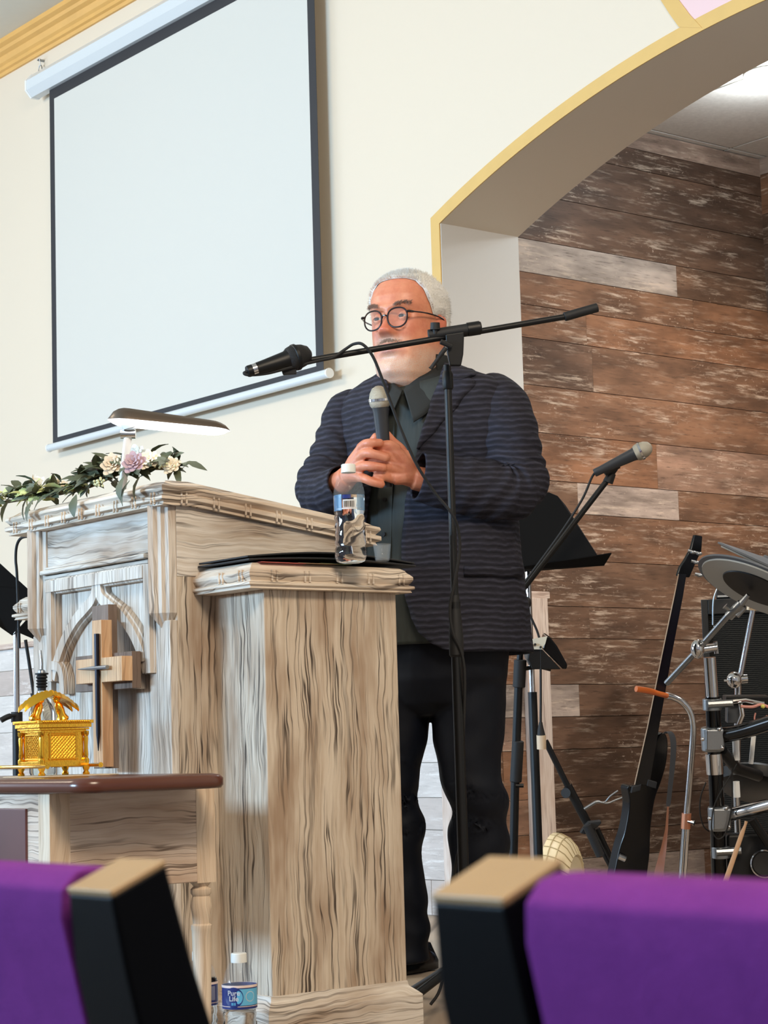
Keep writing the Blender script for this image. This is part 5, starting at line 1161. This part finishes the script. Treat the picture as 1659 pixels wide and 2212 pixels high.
for i in range(9000):
    phi = random.uniform(-math.pi, math.pi); hl_ = hairline(phi); z = hl_+(.2449-hl_)*random.random()**1.0
    p = headpt(phi, z, .004); o_ = (p-HP(0, 0, .12)).normalized(); lay = (HF*random.uniform(.0, .5)-UP*(.5 if z < .2 else 0)+HL*random.uniform(-.4, .4))
    if z > .19: lay = HF*random.uniform(.1, .9)+HL*random.uniform(-.4, .4)
    d = (o_*random.uniform(.35, .9)+lay*.8).normalized()*random.uniform(.007, .013); w = o_.cross(d).normalized()*.0006
    hs_.face([hs_.v(p-w), hs_.v(p+w), hs_.v(p+d)])
hs_.obj('hair', M['hair'], man, ang=180, fix=False)
gl = bpy.data.objects.new('eyeglasses', None); COL.objects.link(gl); gl.location = HP(.11, 0, .13); gl.parent = man; gl.matrix_parent_inverse = Matrix.Translation(-man.location)
gl['label'] = 'round dark tortoiseshell glasses'
M['frame'] = plain('dark_tortoise_frame', (32, 24, 26), .2)
def gobj(o): o.parent = gl; o.matrix_parent_inverse = Matrix.Translation(-gl.location); return o
gm = NT('lens_glass'); gm.set(srgb(255, 255, 255), .02); gm.p.inputs['Alpha'].default_value = .03; glass = gm.m
GFZ = .1085
for sg in (-1, 1):
    c = HP(GFZ, sg*.0325, .1275); nrm = (HF+HL*sg*.10).normalized(); e1 = UP.cross(nrm).normalized(); loop = []
    for k in range(41):
        a = 2*math.pi*k/40; ca, sa = math.cos(a), math.sin(a); rx, rz = .0268, .0246
        loop.append(c+e1*math.copysign(abs(ca)**.85, ca)*rx*(1+.05*sa)+UP*math.copysign(abs(sa)**.85, sa)*rz)
    gobj(MB().tube(loop, .0021, 8, caps=False).obj('rim', M['frame'], None))
    gobj(MB().prism([p for p in loop[:-1]], -nrm*.0012).obj('lens', glass, None, flat=True))
    h0 = HP(GFZ-.003, sg*.060, .137)
    gobj(MB().tube(spline([h0-HL*sg*.004*SW, h0+HL*sg*.004, HP(.06, sg*.082, .1375), HP(.0, sg*.0875, .135), HP(-.018, sg*.087, .124)], 6), [.0034]*8+[.0020]*17, 8).obj('temple', M['frame'], None))
gobj(MB().tube(spline([HP(GFZ, -.008, .130), HP(GFZ+.003, -.004, .1345), HP(GFZ+.003, .004, .1345), HP(GFZ, .008, .130)], 4), .0020, 8).obj('bridge', M['frame'], None))
# ---- shirt, jacket, trousers
sh = NT('dark_green_grey_shirt'); sh.set(sh.mix(sh.noise(sh.coord((90, 90, 8)), 1, 3), srgb(32, 37, 36), srgb(52, 58, 55)), .75); sh.bump(sh.noise(sh.coord((60, 60, 4)), 1, 3), .4, .004); M['shirt'] = sh.m
jk = NT('ribbed_charcoal_jacket'); co = jk.coord()
sep = jk.node('ShaderNodeSeparateXYZ', Vector=co); wob = jk.noise(jk.coord((9, 9, 5)), 1, 3)
zz = jk.math('ADD', sep.outputs[2], jk.math('MULTIPLY', wob, .028)); sw = jk.math('SINE', jk.math('MULTIPLY', zz, 420.)); fine = jk.noise(jk.coord((30, 30, 160)), 1, 3, .6)
sw2 = jk.math('ADD', jk.math('MULTIPLY', sw, .5), jk.math('MULTIPLY', jk.math('SUBTRACT', fine, .5), 1.6))
jk.set(jk.ramp(jk.math('ADD', jk.math('MULTIPLY', sw2, .5), .5), ((.15, srgb(31, 31, 38)), (.55, srgb(43, 43, 53)), (1, srgb(68, 69, 84)))), .8)
jk.bump(sw2, .4, .003); jk.p.inputs['Specular IOR Level'].default_value = .2; M['jacket'] = jk.m
TOR = [(797, 905, .088, .082), (808, 905, .118, .088), (820, 905, .160, .095), (836, 907, .205, .105), (856, 909, .235, .120), (890, 911, .248, .135), (940, 914, .250, .148), (1000, 917, .247, .160), (1080, 920, .247, .172), (1160, 922, .249, .180), (1250, 926, .254, .184), (1340, 930, .262, .184), (1418, 933, .268, .182)]
def tor(y): return lerp(TOR, y)
def torpt(y, th, ex=0., dd=.015):
    cx, a, b_ = tor(y); c = Q(cx, y, dd); return c+BL_*(a+ex)*math.sin(th)+BF*(b_+ex)*math.cos(th)
def thx(y, x, ex=0.):
    cx, a, b_ = tor(y); t0 = -math.atan2((a+ex)*math.cos(AL), (b_+ex)*math.sin(AL)); lo, hi = t0+.02, t0+math.pi-.02
    for _ in range(40):
        m = (lo+hi)/2
        if pxof(torpt(y, m, ex))[0] < x: lo = m
        else: hi = m
    return (lo+hi)/2
b = MB(); rings = []
for i in range(71):
    rings.append([])
    for k in range(72):
        th = 2*math.pi*k/72; yt_ = 806+36*max(0, math.cos(th))**2; y = yt_+(1397-yt_)*i/70; p = torpt(y, th, -.016); o_ = (BL_*math.sin(th)+BF*math.cos(th)); f = min(1, (y-800)/120)
        rings[-1].append(p+o_*(.005*math.sin(th*9+y*.006)*f*(1 if y > 1000 else .4)+.006*nz3(p, 9)*f))
b.loft(rings, True, False); shirt = b.obj('shirt', M['shirt'], man, ang=60, solid=.003)
def leafmesh(inner, outer, nm):          # collar: fold line round the neck and the free edge lying on the chest
    b = MB(); I = spline([Q(*p) for p in inner], 6); O = spline([Q(*p) for p in outer], 6); n_ = 6; rings = []
    for a_, c_ in zip(I, O):
        m_ = (a_+c_)/2+TH*.006; rings.append([a_*(1-t)**2+m_*2*t*(1-t)+c_*t*t for t in [k/n_ for k in range(n_+1)]])
    b.loft(rings, False, False); return b.obj(nm, M['collar'], man, ang=60, solid=.004)
M['collar'] = plain('dark_collar_cloth', (30, 34, 35), .8, bump=.2, bscale=500)
leafmesh([(985, 772, .06), (958, 782, .0), (925, 803, -.055), (893, 824, -.085), (872, 842, -.10)], [(1000, 800, .02), (985, 822, -.06), (958, 852, -.115), (925, 890, -.14), (893, 912, -.145)], 'shirt_collar')
leafmesh([(836, 806, .04), (838, 814, -.02), (846, 824, -.06), (858, 834, -.085), (870, 843, -.10)], [(826, 818, .02), (828, 836, -.04), (834, 858, -.09), (842, 876, -.115), (852, 884, -.125)], 'shirt_collar')
b = MB(); rings = []                              # collar stand round the back of the neck
for k in range(33):
    th = math.radians(60+240*k/32); o_ = BL_*math.sin(th)+BF*math.cos(th); lo_, hi_ = Q(905, 838, .03), Q(906, 778, .035)
    rings.append([lo_+o_*.090, hi_+o_*.082, hi_+o_*.086, lo_+o_*.097])
b.loft(rings); b.obj('collar_stand', M['collar'], man, ang=50)
b = MB()
for y in (1010, 1090, 1163, 1240, 1320):
    th = thx(y, 838-(y-900)*.03, -.012); p = torpt(y, th, -.010); o_ = BL_*math.sin(th)+BF*math.cos(th); b.tube([p-o_*.001, p+o_*.0025], .0055, 12)
b.obj('shirt_button', M['black_rub'], man)
b = MB(); b.loft([[torpt(y, thx(y, 838-(y-900)*.03+dx, -.012), e) for dx, e in ((-15, -.012), (15, -.012), (15, -.0145), (-15, -.0145))] for y in [880+ (1392-880)*i/24 for i in range(25)]]); b.obj('shirt_placket', M['shirt'], man)
ER = [(797, 960), (840, 950), (900, 930), (960, 912), (985, 905), (1050, 886), (1100, 873), (1180, 868), (1290, 877), (1340, 890), (1370, 904), (1395, 928), (1410, 955), (1418, 985)]
EL = [(797, 842), (815, 838), (850, 846), (900, 843), (940, 834), (1000, 817), (1060, 800), (1110, 788), (1200, 776), (1300, 770), (1418, 762)]
b = MB(); rings = []; ys = [797+(1418-797)*(i/84) for i in range(85)]
for y in ys:
    tr, tl_ = thx(y, lerp(ER, y)[0]), thx(y, lerp(EL, y)[0])+2*math.pi; ring = []
    for k in range(101):
        th = tr+(tl_-tr)*k/100; p = torpt(y, th); o_ = BL_*math.sin(th)+BF*math.cos(th); f = min(1, (y-797)/60)
        e = .010*nz3(p, 5.5, 3)*f+.005*nz3(p, 16, 9)*f
        if 1085 < y < 1180: e += -.006*g((y-1120)/22, 1)
        if y > 1150: e += .012*math.sin(th*3.1+.6)*(y-1150)/270
        ring.append(p+o_*e)
    rings.append(ring)
b.loft(rings, False, False); b.obj('jacket', M['jacket'], man, ang=70, solid=.006)
def lapel(E, sg, tab, ex, nm):
    b = MB(); rings = []
    for i in range(33):
        y = tab[0][0]+(tab[-1][0]-tab[0][0])*i/32; e = lerp(E, y)[0]; w = lerp(tab, y)[0]; r = []
        for k in range(7):
            x = e+sg*w*k/6; th = thx(y, x); o_ = BL_*math.sin(th)+BF*math.cos(th); r.append(torpt(y, th, ex+.005*math.sin(math.pi*(.25+.75*k/6))-(.006 if k == 6 else 0)))
        rings.append(r)
    b.loft(rings, False, False); b.obj(nm, M['jacket'], man, ang=50, solid=.004)
lapel(ER, 1, [(812, 42), (838, 60), (852, 82), (858, 84), (900, 62), (950, 32), (992, 2)], .009, 'lapel'); lapel(ER, 1, [(797, 40), (812, 62), (834, 74), (848, 52)], .013, 'jacket_collar')
lapel(EL, -1, [(818, 26), (850, 44), (880, 40), (930, 26), (985, 2)], .009, 'lapel')
b = MB(); b.loft([[torpt(y, thx(y, x), e) for x in (1000, 1040, 1090, 1120)] for y, e in ((1241, .013), (1250, .012), (1262, .009))], False, False); b.obj('pocket_flap', M['jacket'], man, solid=.005)
# sleeves
def sleeve(pts, rad, nm, seed, cuff):
    b = MB(); P = spline([Q(*p) for p in pts], 9); R = []
    for i in range(len(P)):
        u = i/(len(P)-1)*(len(rad)-1); k = min(int(u), len(rad)-2); R.append((rad[k]+(rad[k+1]-rad[k])*(u-k))/K)
    b.tube(P, R, 40, caps=False)
    b.bm.verts.ensure_lookup_table()
    for v in b.bm.verts:
        i = v.index//40; i = min(len(P)-1, i) if v.index >= 0 else 0
    b.bm.verts.index_update()
    for v in b.bm.verts:
        i = v.index//40; c = P[i]; o_ = (v.co-c).normalized(); t_ = i/len(P)
        fold = .005*math.sin(i*1.15+3*math.atan2(o_.z, o_.dot(RH))+seed)*g(t_-.5, .22); v.co += o_*(fold+.007*nz3(v.co, 8, seed)+.003*nz3(v.co, 22, seed))
    return b.obj(nm, M['jacket'], man, ang=80, solid=.005)
sleeve([(1046, 866, -.035), (1074, 884, -.07), (1096, 950, -.10), (1108, 1010, -.12), (1112, 1046, -.14), (1085, 1062, -.16), (1030, 1052, -.185), (960, 1038, -.205), (904, 1026, -.22)], [60, 66, 68, 66, 66, 62, 58, 54, 48], 'sleeve', 1.3, 0)
sleeve([(776, 880, .085), (750, 896, .095), (732, 950, .075), (714, 1010, .035), (700, 1048, -.01), (706, 1064, -.06), (724, 1056, -.115), (742, 1042, -.165)], [44, 50, 52, 54, 56, 52, 44, 36], 'sleeve', 4.1, 0)
# trousers
tr_ = NT('dark_navy_trousers'); tr_.set(tr_.mix(tr_.noise(tr_.coord(), 20, 3), srgb(7, 11, 20), srgb(13, 19, 32)), .6); tr_.bump(tr_.noise(tr_.coord(), 1200, 2), .2, .001); tr_.p.inputs['Specular IOR Level'].default_value = .25; M['trouser'] = tr_.m
B = MB()
def legl(tab, dd0):
    rings = []
    for y, x, rx, ry, dd in tab:
        c = Q(x, y, dd+dd0); rings.append([c+RH*rx/K*math.cos(2*math.pi*k/36)+TH*ry/K*math.sin(2*math.pi*k/36) for k in range(36)])
    B.loft(rings)
legl([(1395, 905, 96, 110, 0), (1470, 878, 72, 92, .0), (1560, 862, 66, 82, 0), (1640, 850, 66, 76, -.01), (1690, 842, 62, 70, -.015), (1760, 850, 63, 66, 0), (1880, 858, 60, 62, .015), (2000, 866, 60, 60, .02), (2078, 870, 60, 62, .02)], .03)
legl([(1395, 1010, 92, 120, 0), (1470, 1014, 84, 104, -.0), (1560, 1012, 80, 92, -.01), (1640, 1013, 71, 84, -.02), (1700, 1024, 66, 76, -.025), (1760, 1034, 63, 70, -.015), (1880, 1036, 62, 66, .0), (2000, 1038, 62, 64, .01), (2078, 1040, 62, 66, .01)], -.01)
rings = []
for y, cx, a, b_ in ((1375, 948, .20, .155), (1420, 948, .205, .155), (1470, 946, .20, .15), (1520, 944, .17, .12), (1545, 940, .10, .08)):
    c = Q(cx, y, .0); rings.append([c+BL_*a*.92*math.cos(2*math.pi*k/40)+BF*b_*.9*math.sin(2*math.pi*k/40) for k in range(40)])
B.loft(rings)
B.bm.verts.ensure_lookup_table()
def crease(me):
    for v in me.vertices:
        p = v.co; z = p.z; e = .006*nz3(p, 7, 2)+.004*nz3(p, 17, 5)
        e += .007*math.sin(z*42+nz3(p, 4)*4)*g(z-.42, .10)+.004*math.sin(z*60+nz3(p, 5, 8)*4)*g(z-.10, .08)
        v.co = p+v.normal*e
fused(B, .006, 'trousers', M['trouser'], man, 6, .5, crease)
for x, y, dd in ((872, 2103, .0), (1040, 2106, -.03)):
    c = at(x, y, 'Z', 0); fwd = (BF+HL*(.25 if x > 900 else -.15)).normalized(); sd = fwd.cross(UP); rings = []
    for t_, w, h in ((-.11, .028, .05), (-.09, .036, .075), (-.03, .038, .085), (.03, .042, .07), (.09, .047, .052), (.14, .043, .042), (.175, .028, .03), (.185, .012, .016)):
        q = c+fwd*t_; rings.append([q-sd*w+UP*.004, q-sd*w*1.02+UP*h*.5, q-sd*w*.55+UP*h*.95, q+UP*h*1.02, q+sd*w*.55+UP*h*.95, q+sd*w*1.02+UP*h*.5, q+sd*w+UP*.004, q+UP*.001])
    MB().loft(rings).obj('shoe', M['black_gloss'], man, ang=50)
# ================================================================ LIGHT
def area(name, loc, target, sx, sy, power, rgb, spread=180):
    l = bpy.data.lights.new(name, 'AREA'); l.shape = 'RECTANGLE'; l.size = sx; l.size_y = sy; l.energy = power; l.color = rgb; l.spread = math.radians(spread)
    o = bpy.data.objects.new(name, l); COL.objects.link(o); o.location = V(loc); o.rotation_euler = (V(target)-V(loc)).to_track_quat('-Z', 'Y').to_euler(); return o
def spot(name, loc, target, power, rgb, ang, blend=.6, r=.08):
    l = bpy.data.lights.new(name, 'SPOT'); l.energy = power; l.color = rgb; l.spot_size = math.radians(ang); l.spot_blend = blend; l.shadow_soft_size = r
    o = bpy.data.objects.new(name, l); COL.objects.link(o); o.location = V(loc); o.rotation_euler = (V(target)-V(loc)).to_track_quat('-Z', 'Y').to_euler(); return o
area('assumed_daylight_rear', (-5.6, -4.2, 1.85), (-4.0, 2, .9), 2.4, .6, 560, (.47, .73, 1.0))  # bare area light inside the room standing in for assumed daylight; no window built
area('assumed_daylight_left', (-11.5, -1.0, 1.8), (-5, 3, 1.2), 3.0, 1.8, 160, (.62, .80, 1.0))  # assumed daylight from the left as a bare area light, without any window
area('assumed_ceiling_lamp_warm', (.4, .6, 3.7), (-4, 3, .8), 1.6, 1.2, 225, (1.0, .83, .63))  # unseen warm ceiling lamp assumed for the right-hand sides; a light without a fitting
area('assumed_ceiling_lamp_left', (-7.4, .0, 3.85), (-7.2, 3.6, 1.6), 1.6, 1.0, 125, (1.0, .85, .66))  # assumed ceiling lamp, unseen; moved left to brighten that side of the wall
spot('assumed_pulpit_spot', (-4.6, .3, 3.6), (-4.1, 3.25, 1.6), 78, (1.0, .76, .50), 34)  # unseen stage spot assumed from the warm shine on the man's face
spot('alcove_downlight', (LP.x, LP.y, ZCA-.03), (LP.x, LP.y, 0), 110, (.92, .97, 1.0), 105, .9, .06)
spot('alcove_wall_fill', (-2.5, 5.3, ZCA-.04), (-5.28, 5.3, .35), 190, (1.0, .90, .80), 80, .9, .06)  # unseen spot added to brighten the lower planks and the reveal
pl_ = bpy.data.lights.new('alcove_ceiling_fill', 'POINT'); pl_.energy = 9; pl_.color = (.90, .97, 1.0); pl_.shadow_soft_size = .03; po_ = bpy.data.objects.new('alcove_ceiling_fill', pl_); COL.objects.link(po_); po_.location = (LP.x, LP.y, ZCA-.10)  # point light added under the downlight to brighten the ceiling tiles around it
hot = at(1530, 960, 'X', XA); spot('assumed_alcove_can_warm', (-3.7, hot.y-.1, 2.75), hot, 26, (1.0, .64, .34), 52, .9, .06)  # assumed unseen warm can, aimed at the hot patch on the planks; no housing
w = bpy.data.worlds.new('World'); SC.world = w; w.use_nodes = True; bg = w.node_tree.nodes['Background']; bg.inputs[0].default_value = (.90, .93, 1.0, 1); bg.inputs[1].default_value = .42
# ================================================================ CAMERA
cam = bpy.data.cameras.new('camera'); co = bpy.data.objects.new('camera', cam); COL.objects.link(co); SC.camera = co
m = Matrix((CR, CU, -CF)).transposed().to_4x4(); m.translation = CAMP; co.matrix_world = m
cam.sensor_fit = 'HORIZONTAL'; cam.sensor_width = 36; cam.lens = FPX/1659*36; cam.clip_start = .02; cam.clip_end = 60
cam.dof.use_dof = True; cam.dof.focus_distance = 5.0; cam.dof.aperture_fstop = cam.lens/3.4
vs = SC.view_settings; vs.view_transform = 'Standard'; vs.look = 'None'; vs.exposure = 0.0; vs.gamma = 1.0; vs.use_curve_mapping = False
SC.cycles.max_bounces = 10; SC.cycles.transparent_max_bounces = 12; SC.cycles.transmission_bounces = 10; SC.cycles.caustics_reflective = False; SC.cycles.caustics_refractive = False
SC.cycles.use_denoising = True; SC.cycles.sample_clamp_indirect = 6
